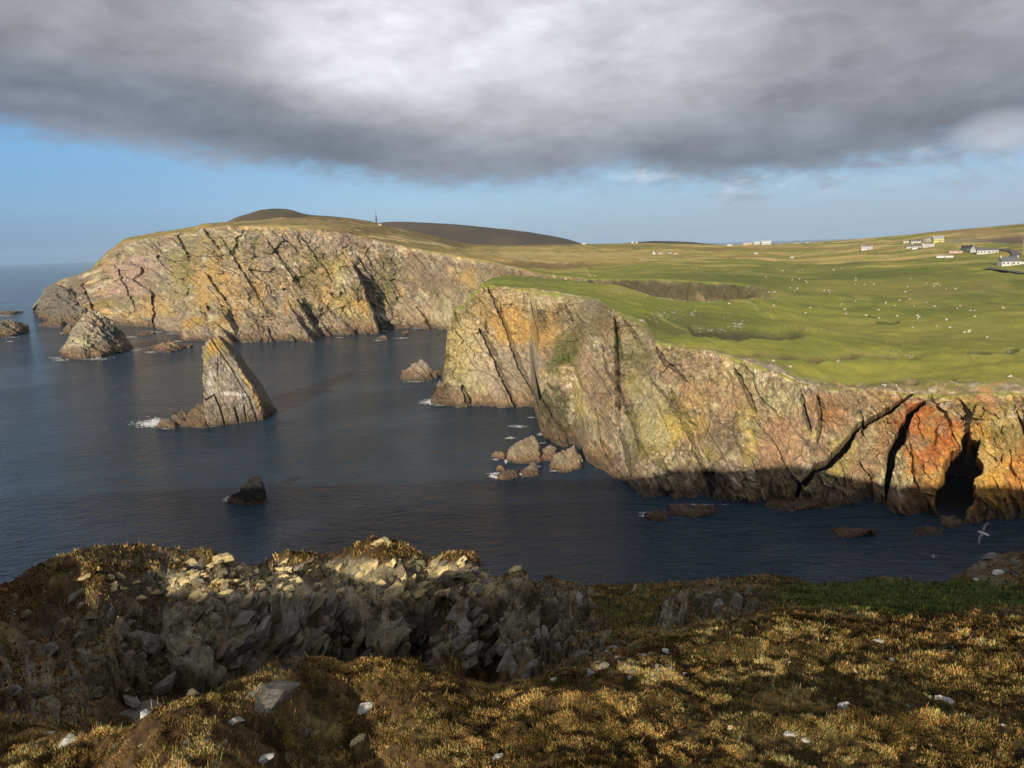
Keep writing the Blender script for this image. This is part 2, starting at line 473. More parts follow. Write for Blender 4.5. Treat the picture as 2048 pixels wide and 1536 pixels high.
def rock_colour(rel, s, w, seed, weights):
    """palette of bare rock: zones that follow the joints and the dip"""
    n1 = fbm(s / 26, w / 26, oct=5, seed=seed) ; n2 = fbm(rel['q'] / 5, rel['t'] / 26, oct=5, seed=seed + 5); n3 = fbm(s / 7, w / 7, oct=4, seed=seed + 9)
    col = np.broadcast_to(C(*K['pink']), s.shape + (3,)).copy()
    col = mixc(col, K['grey'], sstep(-0.15, 0.35, n1 + 0.3 * (rel['i1'] - 0.5) * 2) * weights.get('grey', 1))
    col = mixc(col, K['tan'], sstep(0.0, 0.4, n2 + 0.3 * (rel['i2'] - 0.5)) * weights.get('tan', 1))
    col = mixc(col, K['lich'], sstep(0.12, 0.4, n3 + 0.35 * (rel['i2'] - 0.5)) * weights.get('lich', .7))
    nl = fbm(rel['q'] / 9 + 31, rel['t'] / 22, oct=5, seed=seed + 21)
    col = mixc(col, K['ochre'], sstep(0.10, 0.40, nl + .25 * rel['hf'] + weights.get('ob', 0)) * weights.get('ochre', 1) * (.35 + .65 * sstep(-.2, .2, rel['hf'])))
    ng = fbm(rel['q'] / 6 + 11, rel['t'] / 20 + 5, oct=5, seed=seed + 31)
    col = mixc(col, K['olive'], sstep(0.12, 0.42, ng + weights.get('gb', 0)) * weights.get('olive', 1))
    col = mixc(col, K['white'], sstep(0.5, 0.62, vnoise(s / 1.3, w / 1.0, seed=seed + 41) + 0.35 * n3) * weights.get('white', .5))
    col *= (0.80 + 0.40 * rel['i2'])[..., None] * (0.82 + 0.36 * rel['i3'])[..., None] * (0.85 + 0.30 * rel['i4'])[..., None]
    col *= (1 + 0.5 * rel['lam'])[..., None]
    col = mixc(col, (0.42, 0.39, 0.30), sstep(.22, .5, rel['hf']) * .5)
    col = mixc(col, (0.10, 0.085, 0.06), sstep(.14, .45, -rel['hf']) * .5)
    # joints drawn in a darker tone along their lines
    j = sstep(0.07, 0.0, rel['e1']) * 0.22 + sstep(0.09, 0.0, rel['e2']) * 0.2
    col = mixc(col, K['dark'], j * weights.get('joint', 1))
    return col, n1, n2, n3


def polar_surface(az, R, Z):
    return np.stack([R * np.sin(az), R * np.cos(az), Z], -1)


def rows(curves, counts):
    """curves: list of (r, z) per column; returns R, Z, segment number, position in segment"""
    Rs, Zs, S, V = [], [], [], []
    for i, n in enumerate(counts):
        last = i == len(counts) - 1
        t = np.linspace(0, 1, n, endpoint=last)
        (r0, z0), (r1, z1) = curves[i], curves[i + 1]
        Rs.append(r0[None] + (r1 - r0)[None] * t[:, None]); Zs.append(z0[None] + (z1 - z0)[None] * t[:, None])
        S.append(np.full(n, i)); V.append(t)
    return np.concatenate(Rs), np.concatenate(Zs), np.concatenate(S), np.concatenate(V)


BASE_AB = [(855, 806, 'z', 0), (872, 808, 'z', 0), (912, 812, 'z', 0), (965, 812, 'z', 0), (1010, 815, 'z', 0), (1066, 812, 'z', 0), (1082, 868, 'z', 0), (1108, 884, 'z', 0), (1150, 890, 'z', 0),
           (1168, 916, 'z', 0), (1220, 950, 'z', 0), (1290, 985, 'z', 0), (1340, 991, 'z', 0), (1430, 996, 'z', 0), (1530, 998, 'z', 0), (1600, 1004, 'z', 0), (1660, 1010, 'z', 0),
           (1735, 996, 'z', 0), (1765, 1000, 'z', 0), (1800, 1025, 'z', 0), (1885, 1024, 'z', 0), (1905, 1026, 'z', 0), (2048, 1030, 'z', 0), (2300, 1044, 'z', 0)]
RIM_AB = [(855, 802, 'r', 347), (885, 755, 'r', 348), (893, 690, 'r', 348), (899, 645, 'r', 348), (908, 622, 'r', 348), (940, 590, 'r', 345), (962, 568, 'r', 343), (1010, 573, 'r', 340), (1060, 579, 'r', 335), (1140, 591, 'r', 325),
          (1200, 602, 'r', 310), (1232, 622, 'r', 288), (1290, 645, 'r', 262), (1312, 680, 'r', 245), (1360, 690, 'r', 236), (1440, 706, 'r', 228), (1500, 725, 'r', 224), (1560, 745, 'r', 221), (1600, 765, 'r', 220), (1650, 775, 'r', 224),
          (1740, 779, 'r', 234), (1830, 788, 'r', 229), (1900, 788, 'r', 226), (1960, 783, 'r', 226), (2048, 786, 'r', 228), (2300, 790, 'r', 238)]
BACK_AB = [(855, 800, 'r', 352), (899, 644, 'r', 360), (940, 585, 'r', 385), (965, 560, 'r', 400), (1000, 552, 'r', 405), (1060, 552, 'r', 405), (1120, 560, 'r', 400), (1180, 569, 'r', 390), (1240, 581, 'r', 375), (1300, 592, 'r', 360),
           (1380, 602, 'r', 352), (1450, 601, 'r', 365), (1510, 596, 'r', 392), (1570, 592, 'r', 415), (1700, 590, 'r', 440), (1850, 592, 'r', 440), (2048, 592, 'r', 440), (2300, 600, 'r', 440)]
CREASE = [(1078, 813, 'r', 276), (1100, 745, 'r', 282), (1130, 712, 'r', 281), (1160, 682, 'r', 279), (1200, 644, 'r', 276), (1234, 620, 'r', 278)]


def build_headland(mat):
    nc = 1350
    azA = float(ray(862, 806)[0]); azB = float(ray(2190, 900)[0])
    az = np.linspace(azA, azB, nc)
    bl, rl, kl, cl = grid_line(BASE_AB), grid_line(RIM_AB), grid_line(BACK_AB), grid_line(CREASE)
    br, bz = sample(bl, az); rr, rz = sample(rl, az); kr, kz = sample(kl, az); cr, cz = sample(cl, az)
    wst = sstep(float(ray(985, 575)[0]), float(ray(955, 580)[0]), az)
    jag = wst * (3.0 * fbm(az * 130, az * 0, oct=2, seed=91)) * np.minimum(1, rz / 8)
    rz = np.maximum(rz + jag, .5); rr = rr + wst * 2 * fbm(az * 130, az * 0 + 4, oct=2, seed=93)
    kr = np.where(wst > .02, lerp(kr, np.maximum(rr + 5, kr * .97), wst), kr); kz = lerp(kz, np.minimum(kz, rz - 1.5), wst)
    inside = sstep(cl[0, 0] - 0.012, cl[0, 0] + 0.004, az) * sstep(cl[-1, 0] + 0.006, cl[-1, 0] - 0.006, az)
    mr = lerp(br + (rr - br) * 0.45, cr, inside); mz = lerp(bz + (rz - bz) * 0.5, cz, inside)
    m2r = mr + 0.5 + 13.0 * inside; m2z = mz + 0.3 - 2.0 * inside
    gr = rr + (kr - rr) * 0.45; gz = rz + (kz - rz) * 0.47
    counts = [12, 160, 12, 145, 75, 75, 26]
    curves = [(br - 2, bz - 6), (br, bz), (mr, mz), (m2r, m2z), (rr, rz), (gr, gz), (kr, kz), (kr + 26, kz * 0.45 - 12)]
    # where the fields run on inland, the sheet only dips a little under the next one
    fld = sstep(float(ray(1500, 596)[0]), float(ray(1590, 592)[0]), az)
    curves[-1] = (kr + 26 + 10 * fld, lerp(kz * 0.35 - 10, kz - 1.2, fld))
    R, Z, S, V = rows(curves, counts)
    AZ = np.broadcast_to(az, R.shape)
    X, Y = pix(polar_surface(AZ, R, Z))
    s = AZ * 245.0; w = Z + 0.55 * (R - br[None])
    face = (S <= 3)[:, None] * np.ones_like(R)
    fr = np.zeros_like(R)                                   # 0 at the foot, 1 at the rim
    fr[S == 0] = 0; fr[S == 1] = (V[S == 1] * 0.5)[:, None]; fr[S == 2] = 0.5; fr[S == 3] = (0.5 + V[S == 3] * 0.5)[:, None]; fr[S > 3] = 1
    rel = rock_relief(s, w, 100, 2.2, 1.5, 1.3, 62)
    low = fbm(s / 42, w / 42, oct=4, seed=3)
    D = low * 4.0 + rel['f0'] * 3.0 + rel['f1'] * 2.1 + rel['f2'] * 0.9 + rel['f3'] * 0.42 + rel['f4'] * 0.16 + rel['lam'] * .35 + fbm(s / 3, w / 3, oct=5, seed=8, gain=.6) * 0.35
    west = sstep(float(ray(975, 575)[0]), float(ray(955, 580)[0]), az)[None] * np.ones_like(R)
    D = D * (0.30 + 0.70 * sstep(1.0, 0.86, fr)) * np.where((S < 4)[:, None], 1.0, np.where((S < 6)[:, None], west, 0))
    # B: big smooth slabs on its lower half
    smooth = sstep(1.1, 0.7, np.hypot((X - 1010) / 105, (Y - 755) / 75))
    D = D * (1 - 0.62 * smooth)
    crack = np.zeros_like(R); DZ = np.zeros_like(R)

    def cut(pts, wd, depth, step=0.0, fade=60, rough=3.0, sgn=1):
        nonlocal D, crack, DZ
        xs = [p[0] for p in pts]; ys = [p[1] for p in pts]
        sel = (X > min(xs) - 200) & (X < max(xs) + 200) & (Y > min(ys) - 60) & (Y < max(ys) + 60) & (S < 5)[:, None]
        jx = X[sel] + fbm(s[sel] / 2.2, w[sel] / 2.2, oct=3, seed=77) * rough
        d, sd, t = polydist(jx, Y[sel], pts)
        wv = wd * (0.12 + 0.88 * np.sin(np.clip(t, 0, 1) * math.pi) ** 0.6) * (0.65 + 0.7 * (vnoise(s[sel] / 3, w[sel] / 3, seed=79) * .5 + .5))
        g = sstep(wv, wv * 0.78, d)
        end = sstep(0, 0.05, t) * sstep(1.0, 0.97, t)
        D[sel] = D[sel] - depth * g * np.where(end > 0, 1, 0.6)
        if depth > 9: DZ[sel] = np.maximum(DZ[sel], 0.40 * depth * g)      # the chasms run in and down under the block beside them
        if step: D[sel] = D[sel] + step * (sd * sgn > 0) * np.exp(-d / fade) * (1 - g)
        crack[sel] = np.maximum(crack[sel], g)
    # B joints
    cut([(976, 574), (1007, 640), (1025, 690), (1040, 735), (1060, 770), (1080, 812)], 5.5, 3.0, 1.5, 30)
    cut([(957, 655), (980, 692), (1000, 740), (1015, 775), (1032, 816)], 7, 4.0, 2.0, 30)
    cut([(925, 770), (942, 816)], 6, 3.0, 1.0, 20)
    cut([(1132, 612), (1147, 645)], 4, 2.0, 1.0, 15)
    # A joints
    cut([(1250, 640), (1285, 690)], 5, 2.5, 1.0, 20); cut([(1228, 655), (1240, 685), (1248, 720)], 3, 1.2)
    cut([(1312, 692), (1330, 722), (1350, 742), (1378, 768)], 6, 2.5, 1.5, 25)
    cut([(1205, 690), (1215, 745), (1245, 790), (1270, 860), (1280, 905)], 4, 1.6, -.6, 30)
    cut([(1300, 755), (1345, 810), (1380, 865), (1400, 930), (1425, 992)], 6, 2.5, -1.0, 30)
    cut([(1340, 780), (1362, 820), (1395, 850)], 5, 2.0)
    cut([(1468, 735), (1492, 790), (1513, 832)], 6, 3.0, 1.2, 30)
    cut([(1603, 790), (1612, 840), (1622, 868)], 6, 3.0, 1.2, 25); cut([(1634, 790), (1641, 840), (1634, 890)], 6, 3.0)
    cut([(1420, 935), (1425, 996)], 11, 5.0, 0.0); cut([(1240, 860), (1255, 905), (1262, 950)], 6, 2.5)
    cut([(1855, 990), (1862, 1030)], 3, 1.0)
    # the two long chasms with the farther block set back, and the slot with the bright buttress beside it
    cut([(1824, 789), (1788, 812), (1745, 838), (1715, 855), (1697, 882), (1676, 905), (1660, 926), (1630, 936), (1600, 960), (1590, 996)], 8.5, 16.0, 1.6, 80, 4, 1)
    cut([(1850, 806), (1824, 818), (1812, 845), (1800, 880), (1783, 905), (1777, 945), (1772, 1000)], 9.5, 16.0, 2.2, 70, 4, 1)
    cut([(1942, 862), (1936, 900), (1924, 945), (1905, 995), (1886, 1050)], 37, 30.0, 6.5, 120, 9, 1)
    # ledge where the wave-cut foot begins
    ledge = sstep(935, 925, Y + 3 * rel['f2']) * sstep(1240, 1290, X) * sstep(1660, 1600, X)
    D = D - 1.6 * ledge * sstep(1.0, 0.7, fr)
    R2 = R - D * np.maximum(face, west * (S < 6)[:, None])
    # ---------- colour of the face
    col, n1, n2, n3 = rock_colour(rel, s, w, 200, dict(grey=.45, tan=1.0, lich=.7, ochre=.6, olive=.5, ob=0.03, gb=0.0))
    nb = 0.5 * n3 + 0.5 * fbm(s / 3.2, w / 3.2, oct=4, seed=55)
    col = blobs(col, X, Y, [
        # middle headland
        (1010, 770, 120, 60, (0.27, 0.235, 0.20), .85), (930, 700, 45, 110, 'lich', .6), (905, 690, 30, 90, 'yellow', .45), (925, 610, 60, 40, 'olive', .7), (960, 640, 50, 60, 'ochre', .35),
        (1040, 650, 75, 45, 'ochre', .8), (1060, 660, 40, 35, 'ochre', .9), (1010, 655, 25, 45, 'ochre', .7), (1105, 650, 28, 60, 'ochre', .75), (1090, 690, 15, 35, 'ochre', .7), (1000, 600, 50, 25, 'tan', .6), (1020, 605, 40, 22, 'orange', .4),
        (1070, 600, 120, 22, 'lich', .5), (1085, 632, 14, 30, 'dark', .6), (1116, 630, 16, 34, 'dark', .5), (1060, 720, 60, 40, 'grey', .7), (1180, 625, 50, 30, 'grey', .7), (1150, 640, 50, 35, 'olive', .5),
        (890, 780, 40, 40, 'dark', .55), (960, 800, 50, 18, 'weed', .5), (1040, 800, 60, 14, 'tan', .5),
        # green gully and the buttress; recess shade put into its dark olive patch
        (1140, 715, 34, 34, 'green', .95), (1120, 740, 30, 30, 'green', .8), (1155, 690, 26, 40, 'olive', .8), (1135, 680, 30, 40, 'olive', .6), (1105, 770, 30, 30, 'lich', .6), (1112, 825, 46, 75, (0.085, 0.085, 0.05), .95),
        (1160, 790, 16, 50, 'yellow', .85), (1175, 730, 22, 45, 'tan', .7), (1190, 770, 40, 60, 'pink', .6), (1185, 850, 40, 45, 'grey', .6), (1170, 835, 35, 30, 'olive', .5), (1235, 800, 26, 50, (0.33, 0.235, 0.165), .6), (1215, 650, 40, 40, (0.20, 0.165, 0.09), .8),
        (1250, 700, 50, 30, 'green', .45), (1260, 680, 40, 40, 'lich', .35), (1260, 745, 40, 35, 'green', .45), (1275, 770, 30, 40, 'yellow', .4), (1270, 720, 60, 18, 'olive', .7),
        # near cliff
        (1310, 800, 45, 80, 'lich', .75), (1330, 850, 70, 40, 'yellow', .85), (1310, 885, 40, 50, 'yellow', .75), (1300, 850, 24, 36, 'lich', .6), (1318, 872, 18, 30, 'lich', .9), (1380, 850, 50, 36, 'yellow', .55), (1400, 810, 30, 50, 'ochre', .55),
        (1340, 730, 60, 40, 'pink', .5), (1400, 760, 60, 40, 'tan', .7), (1440, 800, 60, 60, (0.40, 0.28, 0.17), .8), (1470, 760, 60, 40, 'lich', .4), (1400, 890, 40, 40, 'tan', .6), (1420, 900, 20, 28, 'yellow', .8), (1500, 880, 22, 50, 'yellow', .75), (1490, 850, 22, 40, 'yellow', .6),
        (1440, 885, 40, 44, (0.20, 0.16, 0.11), .7), (1560, 880, 50, 70, (0.42, 0.265, 0.165), .8), (1530, 880, 30, 50, (0.40, 0.27, 0.18), .7), (1560, 800, 60, 40, 'lich', .65), (1600, 840, 40, 50, 'tan', .6), (1660, 820, 60, 45, (0.42, 0.24, 0.12), .75), (1670, 810, 30, 25, 'orange', .6),
        (1618, 845, 14, 40, 'grey', .8), (1640, 890, 40, 50, (0.36, 0.23, 0.14), .6), (1625, 875, 22, 25, 'yellow', .4), (1700, 800, 60, 18, (0.26, 0.20, 0.12), .7), (1560, 770, 60, 20, (0.28, 0.25, 0.15), .6),
        (1240, 890, 24, 60, 'white', .35), (1260, 880, 22, 60, 'green', .4), (1270, 905, 60, 20, 'dark', .3),
        (1740, 900, 70, 80, 'tan', .75), (1770, 850, 40, 40, 'ochre', .45), (1665, 940, 26, 22, 'yellow', .95), (1690, 905, 34, 40, 'yellow', .5), (1720, 945, 30, 30, (0.43, 0.30, 0.19), .7), (1780, 880, 30, 60, (0.36, 0.24, 0.15), .7), (1750, 840, 36, 26, (0.24, 0.19, 0.09), .5),
        (1860, 890, 70, 90, (0.42, 0.235, 0.10), .85), (1905, 850, 60, 45, 'red', .75), (1870, 900, 50, 50, 'red', .6), (1830, 830, 26, 36, 'red', .85), (1820, 940, 24, 60, 'orange', .7), (1880, 950, 40, 50, 'ochre', .5), (1860, 850, 40, 30, (0.33, 0.24, 0.08), .4), (1850, 1000, 70, 34, (0.24, 0.12, 0.07), .7),
        (1990, 940, 75, 120, (0.56, 0.38, 0.12), 1), (1985, 900, 60, 40, (0.44, 0.36, 0.19), .8), (2040, 960, 50, 60, (0.52, 0.28, 0.11), .75), (1960, 985, 40, 40, (0.55, 0.36, 0.12), .8), (2030, 860, 60, 40, (0.23, 0.20, 0.09), .7), (1985, 805, 26, 40, (0.45, 0.27, 0.13), .8), (2000, 830, 26, 20, 'lich', .5), (1960, 815, 40, 16, 'green', .5),
    ], nb, rel['hf'] + .5 * rel['lam'], (fbm(s / 9, w / 9, oct=4, seed=61), fbm(s / 9 + 5, w / 9, oct=4, seed=62)))
    # wave-washed foot: weed and algae, then bare rock
    foot = sstep(9.0, 2.0, Z + 2.0 * n3 + 1.5 * rel['f2'])
    col = mixc(col, K['weed'], foot * 0.55); col = mixc(col, K['dark'], sstep(3.2, 0.6, Z + 0.8 * n3) * 0.75)
    col = mixc(col, K['black'], crack * 0.45)  # shade inside the cut joints put into the colour as black
    col = col * np.array([1.14, 1.04, 0.88])
    lum = col.mean(-1, keepdims=True); keep = (0.78 + 0.3 * sstep(1700, 1830, X))[..., None]
    col = lum * np.array([1.12, 1.02, .82]) * (1 - keep) + col * keep
    rock = face.copy()
    # ---------- turf
    zf, rockT, colT = turf(AZ, R, Z, X, Y)
    rimn = 0.5 * n3 + 0.5 * rel['f2']
    tw = np.zeros_like(R); tw[S >= 4] = 1
    # turf hangs over the rim, bare rock breaks through just behind it
    tw = np.where((S == 3)[:, None], sstep(0.93, 1.0, V[:, None] + 0.05 * rimn) * 1.0, tw)
    tw = np.where((S == 4)[:, None], sstep(-0.02, 0.13, V[:, None] * np.ones_like(R) + 0.10 * rimn - 0.02), tw)
    west = sstep(float(ray(975, 575)[0]), float(ray(955, 580)[0]), az)[None] * np.ones_like(R)
    tw = tw * np.where((S >= 4)[:, None], 1 - west, 1)
    tw = np.where((S == 6)[:, None], tw * fld[None], tw)
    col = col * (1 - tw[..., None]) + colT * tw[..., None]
    rock = rock * (1 - tw) + rockT * tw
    top = (S >= 4)[:, None]
    Z2 = np.where(top, Z + zf * sstep(0, 0.08, np.where((S == 4)[:, None], V[:, None], 1.0)) * np.where((S == 6)[:, None], 0, 1), Z)
    Z2 = Z2 - DZ
    P = polar_surface(AZ, R2, Z2)
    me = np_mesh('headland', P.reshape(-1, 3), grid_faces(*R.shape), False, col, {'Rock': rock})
    flat = np.repeat(S[:-1] < 4, R.shape[1] - 1)
    me.polygons.foreach_set('use_smooth', ~flat)
    tag(link('headland_terrain', me, mat), kind='structure')
    return P, grid_faces(*R.shape)


def turf(AZ, R, Z, X, Y):
    """pasture: height offsets, rockiness and colour, painted by world position with the gullies and bare ground the place has"""
    x = R * np.sin(AZ); y = R * np.cos(AZ)
    n1 = fbm(x / 90, y / 200, oct=5, seed=301); n2 = fbm(x / 30, y / 60, oct=5, seed=302); n3 = fbm(x / 7, y / 10, oct=4, seed=303); n4 = fbm(x / 170 + y / 500, y / 34, oct=5, seed=304)
    zf = n2 * 1.6 + n3 * 0.6 + 1.5 * fbm(x / 60, y / 22, oct=3, seed=305)
    col = np.broadcast_to(C(*K['grass']), R.shape + (3,)).copy()
    col = mixc(col, K['lime'], sstep(0.0, 0.45, n1 + 0.3 * n2) * 0.8)
    col = mixc(col, K['dgrass'], sstep(0.05, 0.4, n4 + 0.2 * n3) * 0.75)
    col = mixc(col, K['straw'], sstep(0.15, 0.5, n2 + 0.4 * n4) * 0.35)
    rock = np.zeros_like(R)
    near = sstep(575, 640, Y) * sstep(1500, 1300, X)
    col = mixc(col, (0.135, 0.165, 0.03), near * 0.6)
    nb = 0.6 * n3 + 0.4 * n2
    col = blobs(col, X, Y, [
        (1700, 745, 420, 22, 'lime', .8), (1420, 690, 130, 14, 'lime', .7), (1850, 660, 260, 30, 'straw', .25), (1800, 580, 260, 20, 'straw', .3), (1700, 540, 300, 16, 'dgrass', .5), (1850, 690, 240, 20, 'dgrass', .35),
        (1360, 640, 80, 22, (0.125, 0.13, 0.045), .8), (1430, 640, 120, 20, 'dgrass', .5), (1500, 560, 120, 30, 'dgrass', .6), (1400, 560, 160, 14, 'dgrass', .5), (1080, 565, 90, 12, 'dgrass', .5), (1000, 556, 60, 10, 'green', .5),
        (1700, 770, 240, 9, (0.14, 0.115, 0.045), .75), (1380, 700, 70, 10, (0.13, 0.11, 0.05), .6), (1540, 740, 40, 12, (0.16, 0.14, 0.07), .5), (1840, 800, 60, 8, (0.16, 0.16, 0.05), .5), (1960, 790, 60, 10, (0.17, 0.15, 0.06), .6),
    ], nb)

    def gully(pts, wd, depth, c, rk):
        nonlocal zf, col, rock
        xs = [p[0] for p in pts]; ys = [p[1] for p in pts]
        sel = (X > min(xs) - 60) & (X < max(xs) + 60) & (Y > min(ys) - 40) & (Y < max(ys) + 40)
        if not sel.any(): return
        d, sd, t = polydist(X[sel] / 3.0, Y[sel] + 3.5 * n3[sel], [(a / 3.0, b) for a, b in pts])
        g = sstep(wd, wd * 0.25, d) * sstep(0, 0.08, t) * sstep(1, 0.92, t)
        zf[sel] -= depth * g
        cc = col[sel]; col[sel] = mixc(cc, c, g * 0.85); rock[sel] = np.maximum(rock[sel], g * rk)
    gully([(1375, 657), (1430, 655), (1490, 662), (1560, 668), (1615, 662)], 15, 3.0, (0.075, 0.075, 0.04), .6)
    gully([(1340, 683), (1420, 692), (1500, 704), (1600, 712), (1720, 714), (1850, 716)], 9, 1.8, (0.135, 0.105, 0.055), .5)
    gully([(1930, 705), (1980, 704), (2040, 695)], 5, 0.8, (0.09, 0.10, 0.04), .3)
    gully([(1750, 640), (1800, 641)], 4, .8, (0.05, 0.075, 0.02), 0); gully([(1735, 629), (1762, 632)], 3, .6, (0.05, 0.075, 0.02), 0)
    gully([(1860, 760), (1900, 762), (1925, 768)], 2.5, .6, (0.07, 0.085, 0.02), 0); gully([(1815, 768), (1835, 775)], 2.5, .6, (0.06, 0.05, 0.02), 0)
    # sheep tracks
    gully([(1230, 595), (1290, 612), (1340, 640), (1400, 668), (1480, 700)], 2.2, .25, (0.24, 0.24, 0.06), 0)
    gully([(1440, 592), (1500, 610), (1560, 640)], 1.2, .15, (0.25, 0.25, 0.08), 0)
    return zf, rock, col


# ------------------------------------------------------------------ far cliffs, fields and hills
BASE_C = [(60, 623, 'z', 0), (80, 625, 'z', 0), (110, 641, 'z', 0), (150, 652, 'z', 0), (230, 651, 'z', 0), (300, 656, 'z', 0), (345, 668, 'z', 0), (400, 676, 'z', 0), (450, 681, 'z', 0), (500, 683, 'z', 0), (560, 677, 'z', 0), (640, 675, 'z', 0), (700, 668, 'z', 0),
          (770, 660, 'z', 0), (830, 656, 'z', 0), (890, 661, 'z', 0), (960, 655, 'r', 610), (1050, 650, 'r', 560), (1180, 640, 'r', 485), (1300, 630, 'r', 440), (1430, 610, 'r', 425), (1520, 600, 'r', 418), (1580, 592, 'r', 418), (1700, 590, 'r', 428), (2300, 600, 'r', 428)]
RIM_C = [(60, 622, 'r', 1185), (75, 606, 'r', 1190), (95, 577, 'r', 1190), (130, 556, 'r', 1120), (150, 552, 'r', 1080), (182, 540, 'r', 1040), (212, 504, 'r', 990), (248, 481, 'r', 950), (300, 473, 'r', 915), (345, 466, 'r', 885), (392, 461, 'r', 845), (402, 454, 'r', 810), (460, 451, 'r', 780), (560, 453, 'r', 745), (680, 461, 'r', 730),
         (740, 476, 'r', 735), (790, 488, 'r', 730), (860, 501, 'r', 715), (930, 515, 'r', 695), (980, 523, 'r', 670), (1040, 536, 'r', 635), (1100, 549, 'r', 590), (1180, 557, 'r', 545), (1300, 558, 'r', 505), (1420, 563, 'r', 480), (1480, 566, 'r', 470), (1540, 578, 'r', 448), (1590, 589, 'r', 436), (1700, 588, 'r', 447), (2300, 594, 'r', 447)]
CREST_C = [(60, 621, 'r', 1230), (95, 576, 'r', 1240), (182, 539, 'r', 1100), (248, 479, 'r', 1030), (320, 466, 'r', 1010), (400, 450, 'r', 960), (455, 446, 'r', 960), (560, 436, 'r', 1020), (640, 433, 'r', 1060), (700, 438, 'r', 1080), (760, 447, 'r', 1100), (820, 461, 'r', 1120), (880, 474, 'r', 1160),
           (930, 487, 'r', 1350), (1000, 491, 'r', 1500), (1160, 488, 'r', 1600), (1300, 486, 'r', 1650), (1450, 490, 'r', 1650), (1600, 486, 'r', 1650), (1700, 479, 'r', 1650), (1800, 471, 'r', 1600), (1870, 463, 'r', 1550), (1950, 456, 'r', 1500), (2048, 447, 'r', 1450), (2300, 430, 'r', 1400)]


